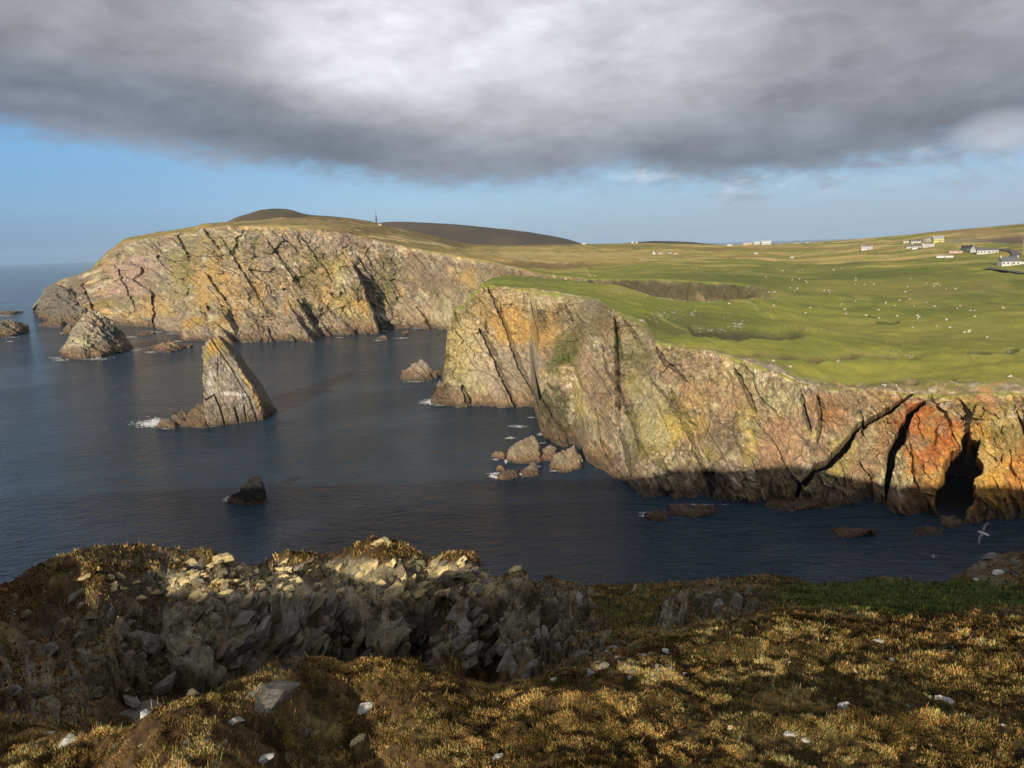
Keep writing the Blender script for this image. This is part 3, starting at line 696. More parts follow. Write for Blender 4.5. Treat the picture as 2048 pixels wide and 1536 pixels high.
def build_far_land(mat):
    nc = 1150
    azA = float(ray(66, 624)[0]); azB = float(ray(2190, 600)[0])
    az = np.linspace(azA, azB, nc)
    bl, rl, cl = grid_line(BASE_C), grid_line(RIM_C), grid_line(CREST_C)
    br, bz = sample(bl, az); rr, rz = sample(rl, az); kr, kz = sample(cl, az)
    inland = sstep(float(ray(1480, 600)[0]), float(ray(1590, 590)[0]), az)
    low = sstep(float(ray(890, 660)[0]), float(ray(1000, 650)[0]), az)
    bz = bz * 0 + low * (1 - inland) * 1.0 + inland * (rz - 1.6)
    hid = sstep(float(ray(880, 660)[0]), float(ray(960, 655)[0]), az) * (1 - inland)
    q1r = rr + (kr - rr) * 0.35; q1z = rz + (kz - rz) * 0.40
    left = sstep(float(ray(470, 450)[0]), float(ray(330, 470)[0]), az)
    q1z = q1z + 0 * left
    counts = [8, 190, 110, 150, 20]
    curves = [(br - 3, bz - 8), (br, bz), (rr, rz), (q1r, q1z), (kr, kz), (kr * 1.12, kz - 60)]
    R, Z, S, V = rows(curves, counts)
    AZ = np.broadcast_to(az, R.shape)
    X, Y = pix(polar_surface(AZ, R, Z))
    s = AZ * 700.0; w = Z + 0.5 * (R - br[None])
    fr = np.where((S == 1)[:, None], V[:, None], np.where((S < 1)[:, None], 0, 1)) * np.ones_like(R)
    rel = rock_relief(s, w, 400, 5.0, 3.4, 2.4, 60)
    lowf = fbm(s / 110, w / 110, oct=4, seed=401)
    D = lowf * 10 + rel['f0'] * 7 + rel['f1'] * 4.4 + rel['f2'] * 2.1 + rel['f3'] * 1.0 + rel['f4'] * .4 + rel['lam'] * 1.1 + fbm(s / 6, w / 6, oct=5, seed=408, gain=.6) * 0.9
    D = D + 3.5 * fbm(rel['q'] / 7, rel['t'] / 70, oct=4, seed=430)
    # the far right of this wall is a fine-ribbed, grassier slope
    ribs = sstep(760, 830, X) * sstep(1010, 960, X)
    D = lerp(D, lowf * 12 + fbm(rel['q'] / 3.5, rel['t'] / 40, oct=5, seed=440) * 5 + rel['f3'] * .7, ribs * .8)
    D *= (0.25 + 0.75 * sstep(1.0, 0.88, fr)) * (S < 2)[:, None] * (1 - inland[None])

    def rib(pts, h, back, sgn=1, fade=70, rough=4):
        """a buttress that ends in a plane facing away: full height on its own side, dropping off across the line"""
        nonlocal D
        xs = [p[0] for p in pts]; ys = [p[1] for p in pts]
        sel = (X > min(xs) - 180) & (X < max(xs) + 120) & (Y > min(ys) - 70) & (Y < max(ys) + 30) & (S < 2)[:, None]
        jx = X[sel] + fbm(s[sel] / 6, w[sel] / 6, oct=3, seed=78) * rough
        d, sd, t = polydist(jx, Y[sel], pts)
        k = sstep(-0.0, 0.25, t)
        D[sel] += np.where(sd * sgn > 0, h * np.exp(-d / fade), -back * np.exp(-d / 18)) * k
    rib([(563, 572), (583, 610), (604, 645), (628, 676)], 36, 14, -1, 34)
    rib([(700, 520), (722, 560), (741, 610), (757, 655)], 34, 12, -1, 42)
    rib([(408, 600), (432, 640), (466, 678)], 26, 10, -1, 28)
    rib([(352, 470), (364, 492)], 12, 6, -1, 30); rib([(402, 455), (424, 482)], 10, 5, -1, 30); rib([(405, 535), (430, 575), (442, 590)], 9, 5, -1, 26)
    rib([(300, 570), (308, 650)], 8, 5, -1, 40); rib([(533, 655), (551, 683)], 8, 6, -1, 20); rib([(705, 500), (735, 545)], 6, 3, -1, 30)
    rib([(430, 460), (470, 520), (520, 600)], 5, 3, -1, 30); rib([(520, 460), (560, 520), (590, 560)], 5, 3, -1, 30); rib([(830, 610), (860, 655)], 8, 5, -1, 25); rib([(600, 470), (650, 540)], 5, 3, -1, 30)
    rib([(160, 560), (185, 620)], 7, 5, -1, 30); rib([(225, 520), (262, 600)], 5, 3, -1, 30)
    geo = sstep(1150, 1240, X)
    D = np.maximum(D, -20) * (1 - .7 * geo)
    R2 = R - D * (S < 2)[:, None]
    col, n1, n2, n3 = rock_colour(rel, s, w, 500, dict(grey=.5, tan=.8, lich=.55, ochre=.95, olive=.8, ob=.04, gb=.0, white=.4))
    nb = 0.5 * n3 + 0.5 * fbm(s / 9, w / 9, oct=4, seed=455)
    col = blobs(col, X, Y, [
        (270, 530, 60, 50, (0.33, 0.235, 0.205), .85), (250, 580, 60, 40, (0.33, 0.24, 0.205), .75), (330, 530, 24, 50, 'grey', .6), (240, 500, 60, 16, 'olive', .5), (360, 560, 26, 90, (0.27, 0.25, 0.10), .8), (385, 520, 24, 60, 'olive', .6), (300, 620, 70, 22, 'ochre', .7), (190, 610, 30, 26, 'ochre', .75),
        (230, 605, 60, 16, 'olive', .6), (330, 650, 50, 20, 'pink', .6), (120, 610, 60, 50, (0.13, 0.12, 0.10), .9), (150, 570, 30, 25, (0.19, 0.15, 0.11), .8), (160, 640, 40, 30, 'grey', .7),
        (425, 545, 40, 60, 'ochre', .75), (470, 570, 30, 60, 'ochre', .5), (405, 570, 18, 50, 'ochre', .8), (455, 490, 50, 30, (0.25, 0.23, 0.11), .7), (440, 620, 40, 30, 'ochre', .5), (540, 545, 22, 60, 'pink', .7), (530, 640, 50, 40, 'pink', .8), (500, 540, 26, 40, 'tan', .6), (520, 580, 20, 40, 'ochre', .6),
        (590, 630, 14, 40, 'grey', .7), (650, 570, 50, 50, 'ochre', .55), (670, 540, 30, 30, 'yellow', .6), (690, 560, 26, 30, 'lich', .7), (620, 560, 30, 30, 'olive', .6), (690, 485, 50, 30, (0.33, 0.25, 0.21), .75), (600, 480, 40, 30, 'pink', .5), (640, 520, 30, 30, 'olive', .5), (700, 610, 40, 30, 'yellow', .5), (730, 620, 24, 40, 'ochre', .7),
        (650, 640, 30, 30, 'grey', .5), (720, 650, 80, 18, (0.27, 0.20, 0.15), .7), (560, 660, 90, 16, (0.27, 0.20, 0.15), .6), (775, 560, 26, 70, 'olive', .8), (860, 540, 90, 50, (0.225, 0.18, 0.125), .85), (900, 600, 60, 40, (0.26, 0.215, 0.13), .7), (850, 630, 60, 30, 'tan', .6), (800, 620, 30, 30, (0.30, 0.25, 0.15), .5), (890, 630, 30, 30, 'lich', .5),
        (965, 540, 60, 20, (0.25, 0.2, 0.1), .6), (940, 560, 20, 26, 'ochre', .7), (1010, 545, 60, 12, (0.28, 0.20, 0.12), .7), (1060, 548, 50, 8, (0.33, 0.21, 0.12), .6), (1320, 580, 170, 26, (0.075, 0.062, 0.040), .95), (1430, 578, 90, 26, (0.09, 0.10, 0.035), .9), (1210, 566, 14, 8, (0.30, 0.16, 0.10), .6), (1345, 592, 10, 10, (0.25, 0.21, 0.16), .4), (1460, 582, 70, 22, (0.07, 0.08, 0.03), .9),  # inlet wall patches carry its shadow in their dark colour
    ], nb, rel['hf'] + .5 * rel['lam'], (fbm(s / 24, w / 24, oct=4, seed=461), fbm(s / 24 + 5, w / 24, oct=4, seed=462)))
    col = col * np.array([1.12, 1.06, .98])
    lum = col.mean(-1, keepdims=True); col = lum * np.array([1.10, 1.02, .86]) * .2 + col * .8
    col = mixc(col, (0.085, 0.072, 0.040), geo * .75)  # brown-green inlet wall, darkened to put its shadow into the colour
    foot = sstep(9, 2, Z + 2.0 * n3); col = mixc(col, K['weed'], foot * 0.5); col = mixc(col, K['dark'], sstep(4, 1, Z + n3) * 0.6)
    zf, rockT, colT = turf(AZ, R, Z, X, Y)
    x = R * np.sin(AZ); y = R * np.cos(AZ)
    m1 = fbm(x / 160, y / 260, oct=5, seed=601); m2 = fbm(x / 45 + y / 90, y / 18, oct=5, seed=602); m3 = fbm(x / 9, y / 16, oct=4, seed=603)
    # moor on the hill above the far cliffs, bleached grass along the top, patchwork of fields inland
    moor = mixc(np.broadcast_to(C(*K['moor']), R.shape + (3,)).copy(), (0.20, 0.165, 0.06), sstep(-0.2, 0.3, m1 + 0.3 * m3))
    moor = mixc(moor, (0.32, 0.25, 0.10), sstep(0.22, 0.42, m2) * 0.7)
    moorw = sstep(1260, 1000, X + (Y - 500) * 4.0 + 60 * m1)
    colT = colT * (1 - moorw[..., None]) + moor * moorw[..., None]
    field = (1 - moorw)
    hz = sstep(520, 490, Y)
    strip1 = sstep(0.10, 0.36, fbm(x / 300, R / 26, oct=4, seed=611) + 0.12 * hz)
    colT = mixc(colT, (0.44, 0.34, 0.13), strip1 * field * sstep(560, 515, Y) * 0.85)
    strip2 = sstep(0.12, 0.36, fbm(x / 260 + 9, R / 40, oct=4, seed=612))
    colT = mixc(colT, (0.20, 0.13, 0.055), strip2 * field * sstep(545, 505, Y) * 0.7)
    colT = blobs(colT, X, Y, [
        (1150, 512, 330, 14, (0.36, 0.275, 0.10), .55), (1080, 520, 200, 9, (0.34, 0.25, 0.09), .7), (1100, 508, 180, 5, (0.42, 0.33, 0.14), .7), (1050, 497, 150, 4, (0.36, 0.29, 0.10), .7), (1120, 530, 120, 8, (0.18, 0.115, 0.05), .8), (1230, 525, 120, 5, (0.34, 0.27, 0.08), .6), (1000, 530, 60, 6, (0.2, 0.13, 0.055), .7),
        (1950, 462, 130, 6, (0.26, 0.165, 0.075), .8), (1980, 470, 130, 5, (0.33, 0.235, 0.10), .6), (1970, 481, 90, 7, (0.21, 0.185, 0.135), .95), (2040, 480, 50, 9, (0.13, 0.10, 0.075), .8), (1920, 481, 50, 6, (0.33, 0.28, 0.17), .7), (1560, 497, 220, 3, (0.28, 0.17, 0.08), .7), (1620, 494, 160, 2.5, (0.38, 0.29, 0.12), .6),
        (1700, 520, 140, 3, (0.36, 0.30, 0.10), .6), (1780, 531, 240, 6, (0.30, 0.265, 0.07), .4), (1800, 548, 180, 8, 'dgrass', .5), (560, 444, 140, 5, (0.27, 0.225, 0.10), .6), (600, 452, 200, 3, (0.27, 0.24, 0.09), .6), (760, 472, 60, 4, (0.28, 0.25, 0.09), .6)], 0.5 * m3 + 0.5 * m2)

    def streak(pts, wd, c, k=.8):
        d, sd, t = polydist(X, Y, pts)
        nonlocal colT
        colT = mixc(colT, c, sstep(wd, wd * .4, d + 0.8 * m3) * k * sstep(0, .06, t) * sstep(1, .94, t))
    streak([(690, 457), (740, 463), (785, 471), (830, 481), (900, 492)], 1.6, (0.50, 0.38, 0.21)); streak([(720, 468), (790, 480), (860, 489), (940, 501), (1000, 508)], 1.5, (0.44, 0.33, 0.15)); streak([(560, 454), (640, 455), (700, 462)], 1.2, (0.4, 0.32, 0.15))
    streak([(1165, 532), (1172, 540), (1182, 553)], 1.8, (0.46, 0.36, 0.18)); streak([(1265, 514), (1280, 518), (1320, 519)], 1.2, (0.45, 0.40, 0.22), .7); streak([(1000, 512), (1060, 520), (1140, 528)], 1.6, (0.46, 0.35, 0.17), .7)
    rimn = 0.5 * n3 + 0.5 * rel['f2']
    tw = np.where((S >= 2)[:, None], 1.0, np.where((S == 1)[:, None], sstep(0.955, 1.0, V[:, None] + 0.03 * rimn), 0.0))
    tw = np.maximum(tw, inland[None] * np.ones_like(R))
    slope = sstep(1480, 1530, X) * (S <= 1)[:, None]
    col = col * (1 - tw[..., None]) + colT * tw[..., None]
    rock = np.where((S < 2)[:, None], 1.0, 0.0) * (1 - tw) * (1 - .7 * geo) + rockT * tw
    edge = sstep(0, 0.12, np.where((S == 2)[:, None], V[:, None], 1.0)) * np.where((S >= 4)[:, None], 0, 1)
    scl = np.clip(R / 700.0, .5, 1.4)
    Z2 = np.where((S >= 2)[:, None], Z + zf * edge * scl * (1 - .75 * sstep(.8, 1, np.where((S == 3)[:, None], V[:, None], 0.))), Z)
    # rocky scarp on the far right hill
    sc = sstep(1.1, .7, np.hypot((X - 1975) / 110, (Y - 482) / 7)) * (S >= 3)[:, None]
    rock = np.maximum(rock, sc)
    P = polar_surface(AZ, R2, Z2)
    F = grid_faces(*R.shape)
    me = np_mesh('far_land', P.reshape(-1, 3), F, False, col, {'Rock': rock})
    me.polygons.foreach_set('use_smooth', ~np.repeat(S[:-1] < 2, R.shape[1] - 1))
    tag(link('far_cliffs_terrain', me, mat), kind='structure')
    return P, F


def build_hill(name, crest, r, depth, colA, colB, mat, seed):
    """a heather hill: crest line from the photograph at its own distance, a rounded front and back"""
    ln = grid_line([(a, b, 'r', r) for a, b in crest])
    az = np.linspace(ln[0, 0], ln[-1, 0], 260)
    cz = np.interp(az, ln[:, 0], ln[:, 2])
    k = np.ones(7) / 7; cz = np.convolve(np.pad(cz, 3, 'edge'), k, 'valid')
    t = np.linspace(-1, 1, 90)
    base = 30.0
    prof = np.where(t < 0, np.cos(t * math.pi / 2) ** 0.9, np.cos(t * math.pi / 2))
    R = r + t[:, None] * depth + 0 * az[None]
    Z = base + (cz[None] - base) * prof[:, None]
    x = R * np.sin(az[None]); y = R * np.cos(az[None])
    n = fbm(x / 200, y / 200, oct=5, seed=seed); n2 = fbm(x / 60, y / 120, oct=5, seed=seed + 1)
    Z = Z + (n2 * 2.0) * (np.abs(t) > 0.06)[:, None]
    col = mixc(np.broadcast_to(C(*colA), R.shape + (3,)).copy(), colB, sstep(0.0, 0.4, n2 + 0.4 * n))
    P = polar_surface(az[None], R, Z)
    me = np_mesh(name, P.reshape(-1, 3), grid_faces(*R.shape), True, col, {'Rock': np.zeros_like(R)})
    tag(link(name, me, mat), kind='structure')


def build_hills(mat):
    build_hill('far_hill', [(420, 466), (448, 448), (470, 437), (500, 427), (522, 421), (545, 418.5), (570, 419), (586, 422), (605, 428), (625, 431), (660, 433), (700, 437), (740, 443), (780, 456), (820, 478)], 1500, 420, (0.085, 0.07, 0.042), (0.12, 0.095, 0.05), mat, 701)
    build_hill('heather_hill', [(650, 465), (700, 456), (740, 448), (770, 444.5), (810, 444), (860, 446), (910, 449), (960, 453.5), (1010, 459), (1060, 465), (1100, 471), (1135, 478), (1160, 486), (1190, 500)], 2100, 500, (0.075, 0.06, 0.045), (0.095, 0.075, 0.05), mat, 711)
    build_hill('low_hill', [(1180, 500), (1235, 488), (1270, 484), (1310, 482), (1350, 482.5), (1390, 485), (1430, 489), (1470, 493), (1520, 500)], 2300, 400, (0.06, 0.05, 0.035), (0.08, 0.065, 0.035), mat, 721)


# ------------------------------------------------------------------ near ground: turf, gully and rock outcrop at the viewer's feet
RIM_F = [(-260, 1215, 15.0), (0, 1172, 16.5), (60, 1140, 17.0), (150, 1107, 17.6), (210, 1092, 18.0), (300, 1093, 18.2), (400, 1101, 18.0), (440, 1112, 17.6), (560, 1110, 17.6), (650, 1107, 17.8), (710, 1088, 18.6), (740, 1078, 19.0), (790, 1080, 19.0), (820, 1096, 18.4), (900, 1107, 18.0),
         (960, 1118, 17.6), (1040, 1134, 17.0), (1100, 1152, 16.6), (1150, 1168, 16.2), (1250, 1170, 16.2), (1400, 1162, 16.6), (1500, 1152, 17.0), (1580, 1157, 17.0), (1640, 1169, 16.6), (1720, 1160, 17.0), (1800, 1158, 17.2), (1880, 1166, 17.0), (1930, 1147, 17.6), (1990, 1114, 18.8), (2048, 1100, 19.3), (2200, 1085, 20.0), (2400, 1080, 20.5)]
TURF_F = [(1024, 1536), (600, 1536), (200, 1536), (0, 1536), (1500, 1536), (2048, 1536), (0, 1500), (210, 1465), (330, 1460), (430, 1440), (480, 1405), (560, 1362), (640, 1340), (780, 1328), (900, 1352), (1060, 1372), (1150, 1345), (1250, 1318), (1400, 1272), (1500, 1246), (1650, 1232), (1800, 1227),
          (1950, 1238), (2048, 1250), (2250, 1275), (700, 1430), (1000, 1430), (1300, 1420), (1600, 1420), (1900, 1420), (1500, 1330), (1800, 1320), (2048, 1330), (2200, 1420), (-200, 1536), (2300, 1536)]
MID_F = [  # (px, py, r): outcrop, its sunny top, its shaded face, the gully and the green shelf
    (0, 1200, 15.2), (150, 1150, 15.8), (300, 1130, 16.2), (500, 1140, 16.0), (700, 1130, 16.4), (850, 1140, 16.3), (980, 1160, 15.8), (760, 1098, 17.9), (1060, 1165, 15.4),
    (200, 1190, 14.2), (400, 1190, 14.2), (600, 1196, 14.0), (760, 1200, 14.0), (900, 1195, 14.2), (1020, 1205, 13.8),
    (420, 1235, 13.3), (600, 1240, 13.3), (760, 1240, 13.3), (900, 1240, 13.3), (1030, 1250, 13.0), (600, 1290, 12.9), (750, 1315, 12.6), (900, 1325, 12.3), (1030, 1330, 11.8),
    (100, 1260, 12.2), (250, 1250, 12.4), (30, 1340, 9.6), (150, 1330, 10.4), (290, 1290, 11.3), (290, 1350, 10.2), (100, 1420, 8.0), (230, 1410, 8.9), (0, 1440, 7.4), (400, 1300, 12.0), (480, 1290, 12.6),
    (1100, 1210, 13.4), (1110, 1290, 11.4), (1180, 1180, 15.0), (1200, 1230, 12.8), (1180, 1270, 10.8), (1080, 1330, 9.4), (1150, 1320, 8.6), (1300, 1190, 14.2), (1300, 1230, 11.6), (1380, 1180, 14.8), (1350, 1255, 10.2), (1440, 1235, 11.6), (1450, 1185, 13.2), (1500, 1220, 11.4), (1560, 1185, 13.8), (1600, 1215, 11.6),
    (1700, 1200, 12.9), (1800, 1195, 13.4), (1900, 1200, 13.2), (2000, 1200, 13.2), (2048, 1215, 12.6), (1700, 1218, 11.4), (1850, 1220, 11.4), (1950, 1165, 15.8), (2030, 1140, 17.0), (2250, 1180, 15), (2200, 1250, 10.8)]
HOLE_F = [(360, 6.3, -5.2), (430, 7.5, -6.3), (430, 9.5, -7.0), (520, 8.2, -6.9), (520, 10.5, -7.4), (620, 9.0, -6.9), (760, 9.0, -6.9), (900, 8.8, -6.6), (1000, 8.4, -6.0), (700, 11.2, -7.25), (850, 11.2, -7.1), (330, 8.2, -5.9), (980, 10.4, -6.7)]   # hidden floor of the gully


class Fore:
    pass


FG = Fore()


def tps_fit(P, z, lam=1e-4):
    n = len(P); d = np.hypot(P[:, None, 0] - P[None, :, 0], P[:, None, 1] - P[None, :, 1])
    Kk = np.where(d > 0, d * d * np.log(d + 1e-12), 0) + lam * np.eye(n)
    A = np.zeros((n + 3, n + 3)); A[:n, :n] = Kk; A[:n, n] = 1; A[:n, n + 1:] = P; A[n, :n] = 1; A[n + 1:, :n] = P.T
    return np.linalg.solve(A, np.concatenate([z, np.zeros(3)]))


def tps_eval(P, wts, Q):
    n = len(P); out = np.empty(len(Q))
    for i in range(0, len(Q), 20000):
        q = Q[i:i + 20000]
        d2 = (q[:, None, 0] - P[None, :, 0]) ** 2 + (q[:, None, 1] - P[None, :, 1]) ** 2
        k = 0.5 * d2 * np.log(d2 + 1e-12)
        out[i:i + 20000] = k @ wts[:n] + wts[n] + q @ wts[n + 1:]
    return out


def crag_pull(px):
    return 1 - 0.125 * float(sstep(1130, 1040, np.array(px))) - 0.07 * float(sstep(620, 760, np.array(px)) * sstep(1090, 1030, np.array(px)))


def crest_pull(px):
    return 1 - float((0.035 + 0.05 * sstep(250, 520, np.array(px))) * sstep(1120, 1050, np.array(px)) * sstep(-60, 120, np.array(px)))


RIMSET = {(a, b) for a, b, c in RIM_F}


def near_plane(r, az):
    return -2.35 - 0.19 * r


def build_foreground(mat):
    pts = []
    for px, py in TURF_F:
        az, t = ray(px, py); r = 2.35 / (-t - 0.19); pts.append((float(az), float(r), float(r * t)))
    for px, py, r in MID_F + RIM_F:
        r = r * crag_pull(px) * (1.24 if (px < 320 and py > 1255) else 1.0) * (crest_pull(px) if py < 1125 or (px, py) in RIMSET else 1.0)
        az, t = ray(px, py); pts.append((float(az), r, float(r * t)))
    for px, r, z in HOLE_F:
        az, t = ray(px, 1350); pts.append((float(az), r, z))
    for a in (-50, -25, 0, 25, 50):
        pts.append((math.radians(a), 1.2, near_plane(1.2, 0)))
    for a in (-50, 50):
        pts.append((math.radians(a), 4.0, near_plane(4, 0)))
    for r, z in ((6, -4.3), (9, -5.9), (13, -6.9), (16, -7.2)):
        pts.append((math.radians(-47), r, z)); pts.append((math.radians(-60), r, z))
    for r, z in ((6, -3.9), (10, -5.9), (15, -7.4), (20, -9.0)):
        pts.append((math.radians(48), r, z)); pts.append((math.radians(60), r, z))
    pts = np.array(pts)
    TP = np.stack([pts[:, 0] * 2.2, np.log(pts[:, 1])], -1)
    wts = tps_fit(TP, pts[:, 2])
    rim = np.array(sorted((float(ray(a, b)[0]), c * crag_pull(a) * crest_pull(a)) for a, b, c in RIM_F))
    nc = 1240
    az = np.linspace(math.radians(-57), math.radians(57), nc)
    rr = np.interp(az, rim[:, 0], rim[:, 1])
    t = np.linspace(0, 1, 480)
    r0 = 2.2
    Rin = 1.0 / lerp(1.0 / r0, 1.0 / rr[None], (t ** 0.9)[:, None])
    drop = np.array([0.25, 0.6, 1.0, 1.6, 2.4, 3.5, 5, 7, 10, 14, 19, 26, 34])
    R = np.concatenate([Rin, rr[None] + drop[:, None]])
    AZ = np.broadcast_to(az, R.shape)
    Rc = np.minimum(R, rr[None])
    Z = tps_eval(TP, wts, np.stack([AZ.ravel() * 2.2, np.log(Rc.ravel())], -1)).reshape(R.shape)
    dd = np.maximum(R - rr[None], 0)
    Z = Z - dd * 1.1 - 1.4 * np.maximum(dd - 1.2, 0) - 0.2 * np.maximum(dd - 10, 0) ** 1.3
    X, Y = pix(polar_surface(AZ, R, Z + HEYE))
    x = R * np.sin(AZ); y = R * np.cos(AZ)
    # ---- masks: bare rock against turf
    n1 = fbm(x / 1.6, y / 1.6, oct=5, seed=801); n2 = fbm(x / 0.45, y / 0.45, oct=5, seed=802); n3 = fbm(x / 0.12, y / 0.12, oct=3, seed=803); n0 = fbm(x / 4.5, y / 4.5, oct=3, seed=804)
    rock = np.zeros_like(R)

    def area(cx, cy, rx, ry, k=1.0):
        nonlocal rock
        q = np.hypot((X - cx) / rx, (Y - cy) / ry)
        rock = np.maximum(rock, k * sstep(1.12, 0.72, q + 0.32 * n2 + 0.15 * n1))
    area(720, 1245, 420, 85); area(640, 1165, 420, 50, .85); area(300, 1300, 200, 110, .8); area(120, 1330, 170, 120, .55); area(1080, 1250, 120, 95); area(1160, 1300, 60, 60, .9); area(1440, 1205, 110, 45); area(1345, 1235, 45, 30)
    area(1010, 1170, 90, 50, .9); area(1150, 1200, 40, 60, .9); area(1990, 1140, 60, 36, .8); area(560, 1260, 90, 100, .8); area(300, 1110, 150, 20, .7); area(1230, 1300, 50, 24, .6)
    heath = sstep(0.05, 0.3, n1 + 0.2) * sstep(1110, 1130, Y) * sstep(1230, 1180, Y) * sstep(1050, 1000, X)
    rock = rock * (1 - 0.3 * sstep(0.16, 0.38, n1) * (Y < 1215))
    rock = np.where(dd > 0.6, 1.0, rock)
    # ---- relief
    s = AZ * 13.5
    rel = rock_relief(s * 6, (Z * 1.25 + R * 0.35) * 6, 820, 1.0, .75, .6, 48)
    relief = 0.17 * rel['f1'] + 0.12 * rel['f2'] + 0.07 * rel['f3'] + .03 * rel['f4'] + 0.10 * n2 + .03 * rel['hf']
    lumps = 0.045 * n2 + 0.022 * n3 + 0.035 * n1
    cush = fbm(x / 0.28 + 9, y / 0.28, oct=3, seed=811)
    lumps = lumps + 0.05 * np.abs(cush) + 0.018 * fbm(x / .07, y / .07, oct=3, seed=812)
    P0 = polar_surface(AZ, R, Z)
    du = np.gradient(P0, axis=1); dv = np.gradient(P0, axis=0)
    N0 = np.cross(du, dv); N0 /= np.linalg.norm(N0, axis=-1)[..., None] + 1e-9
    N0 = np.where(N0[..., 2:] < 0, -N0, N0)
    for hx, hy, hrx, hry, hh in ((1650, 1462, 330, 26, .10), (1180, 1405, 160, 22, .09), (1900, 1330, 200, 16, .07), (1500, 1300, 120, 10, .08)):
        lumps = lumps + hh * np.exp(-((X - hx) / hrx) ** 2 - ((Y - hy) / hry) ** 2)
    off = relief * (0.85 - 0.45 * sstep(1225, 1190, Y)) * rock * sstep(30, 10, R) * sstep(5.0, 8.5, R) + lumps * (1 - 0.7 * rock)
    # ---- colours
    col = np.broadcast_to(C(0.062, 0.038, 0.018), R.shape + (3,)).copy()
    col = mixc(col, (0.10, 0.055, 0.022), sstep(0.0, 0.4, n1) * .5); col = mixc(col, (0.055, 0.055, 0.018), sstep(0.12, 0.4, n0 + 0.3 * n2) * .5)
    col = mixc(col, (0.14, 0.10, 0.04), sstep(0.15, 0.4, n2) * .6)
    col *= (1 + 0.9 * np.clip(rel['hf'], -.6, .6) + .5 * n3)[..., None]; col = np.maximum(col, .012)
    shelf = sstep(1.1, .7, np.hypot((X - 1800) / 330, (Y - 1195) / 40) + .25 * n1); col = mixc(col, (0.05, 0.085, 0.018), shelf * .8)
    moss = sstep(1.1, .6, np.hypot((X - 1280) / 110, (Y - 1215) / 40) + .3 * n1); col = mixc(col, (0.06, 0.075, 0.018), moss * .6)
    rc = np.broadcast_to(C(0.15, 0.135, 0.10), R.shape + (3,)).copy()
    rc = mixc(rc, (0.30, 0.275, 0.20), sstep(0.35, 0.8, rel['i1'])); rc = mixc(rc, (0.22, 0.17, 0.10), sstep(0.6, 0.9, rel['i2']) * .7); rc = mixc(rc, (0.33, 0.32, 0.22), sstep(0.15, .45, n2) * .6)
    rc = mixc(rc, (0.05, 0.045, 0.032), sstep(0.12, 0.0, rel['e1']) * .7); rc = mixc(rc, (0.065, 0.055, 0.03), sstep(0.0, 0.35, n1 + .3 * n3) * .6)  # soil in the joints, darkened to put shade into the gaps
    rc = mixc(rc, (0.045, 0.036, 0.022), sstep(-.05, .3, -n2 + .3 * rel['hf']) * .75)
    sunny = sstep(1.15, .7, np.hypot((X - 650) / 420, (Y - 1160) / 48)); rc = mixc(rc, (0.46, 0.40, 0.24), sunny * .8 * sstep(.2, .7, rel['i2']))  # sunlight on the crest put into the colour as paler cream
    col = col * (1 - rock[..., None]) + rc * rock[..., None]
    P = P0 + N0 * off[..., None]; Z = P[..., 2].copy(); P[..., 2] += HEYE
    F = grid_faces(*R.shape)
    me = np_mesh('near_ground', P.reshape(-1, 3), F, True, col, {'Rock': rock})
    tag(link('near_ground', me, mat), kind='structure')
    FG.az, FG.R, FG.Z, FG.rock, FG.rr, FG.X, FG.Y, FG.P, FG.F, FG.nin = az, R, Z, rock, rr, X, Y, P, F, len(t)
    FG.n1, FG.n2, FG.n0, FG.sunny, FG.shelf, FG.moss = n1, n2, n0, sunny, shelf, moss

    # ---- the rest of the headland, behind and beside the viewer: hummocky turf up to its own cliff edge
    na, nr = 420, 190
    a2 = np.linspace(math.radians(55.5), math.radians(304.5), na)
    r2 = np.concatenate([np.geomspace(0.3, 60, 150), np.geomspace(64, 900, 40)])
    A2, R2 = np.meshgrid(a2, r2)
    x2 = R2 * np.sin(A2); y2 = R2 * np.cos(A2)
    side = (1 - np.cos(A2)) / 2
    e = np.abs(np.where(A2 > math.pi, 2 * math.pi - A2, A2))
    rim2 = lerp(20.0, 900.0, sstep(math.radians(62), math.radians(135), e)) * np.where(A2 > math.pi, 0.9, 1.0)
    z2 = -2.35 - 0.19 * np.clip(y2, -9, 22) - 0.28 * np.clip(-x2 - 4.5, 0, 12) - 0.13 * np.clip(x2 - 26, 0, 90) - 0.15 * np.clip(x2 - 28, 0, 90)
    z2 = z2 + HUMPS * (0.55 * fbm(x2 / 2.3, y2 / 2.3, oct=4, seed=901) + 0.9 * fbm(x2 / 6, y2 / 6, oct=3, seed=902)) * sstep(0.8, 2.6, R2)
    # unseen bank added behind the viewer, its crest shaped to shade the ground below
    crest = np.interp(x2, [-26, -16, -11, -8, -6, -4.8, -4.0, -3.2, -2.2, -1.2, -0.9, -0.6, -0.3, 0.6, 2.0, 4.0, 8.0, 14, 24], CREST) + 0.10 * fbm(x2 / 0.5, y2 / 3, oct=4, seed=907)
    bank = np.exp(-((y2 + 3.0 + 0.04 * x2) / 0.9) ** 2)
    z2 = np.where((R2 > 1.0) & (y2 < 0.5), z2 * (1 - bank) + crest * bank, z2)
    z2 = np.where(y2 < -3.6, np.minimum(z2, crest - 0.1 * (-y2 - 3.2)), z2)
    z2 = z2 - 1.3 * np.maximum(R2 - rim2, 0)
    z2 = np.maximum(z2, -85)
    # meet the front sheet
    zf = np.interp(R2.ravel(), FG.R[:, 2], FG.Z[:, 2]).reshape(R2.shape); zg = np.interp(R2.ravel(), FG.R[:, -3], FG.Z[:, -3]).reshape(R2.shape)
    wl = sstep(math.radians(290), math.radians(303), A2); wr = sstep(math.radians(70), math.radians(57), A2)
    ok = (R2 > 2.3) & (R2 < 50)
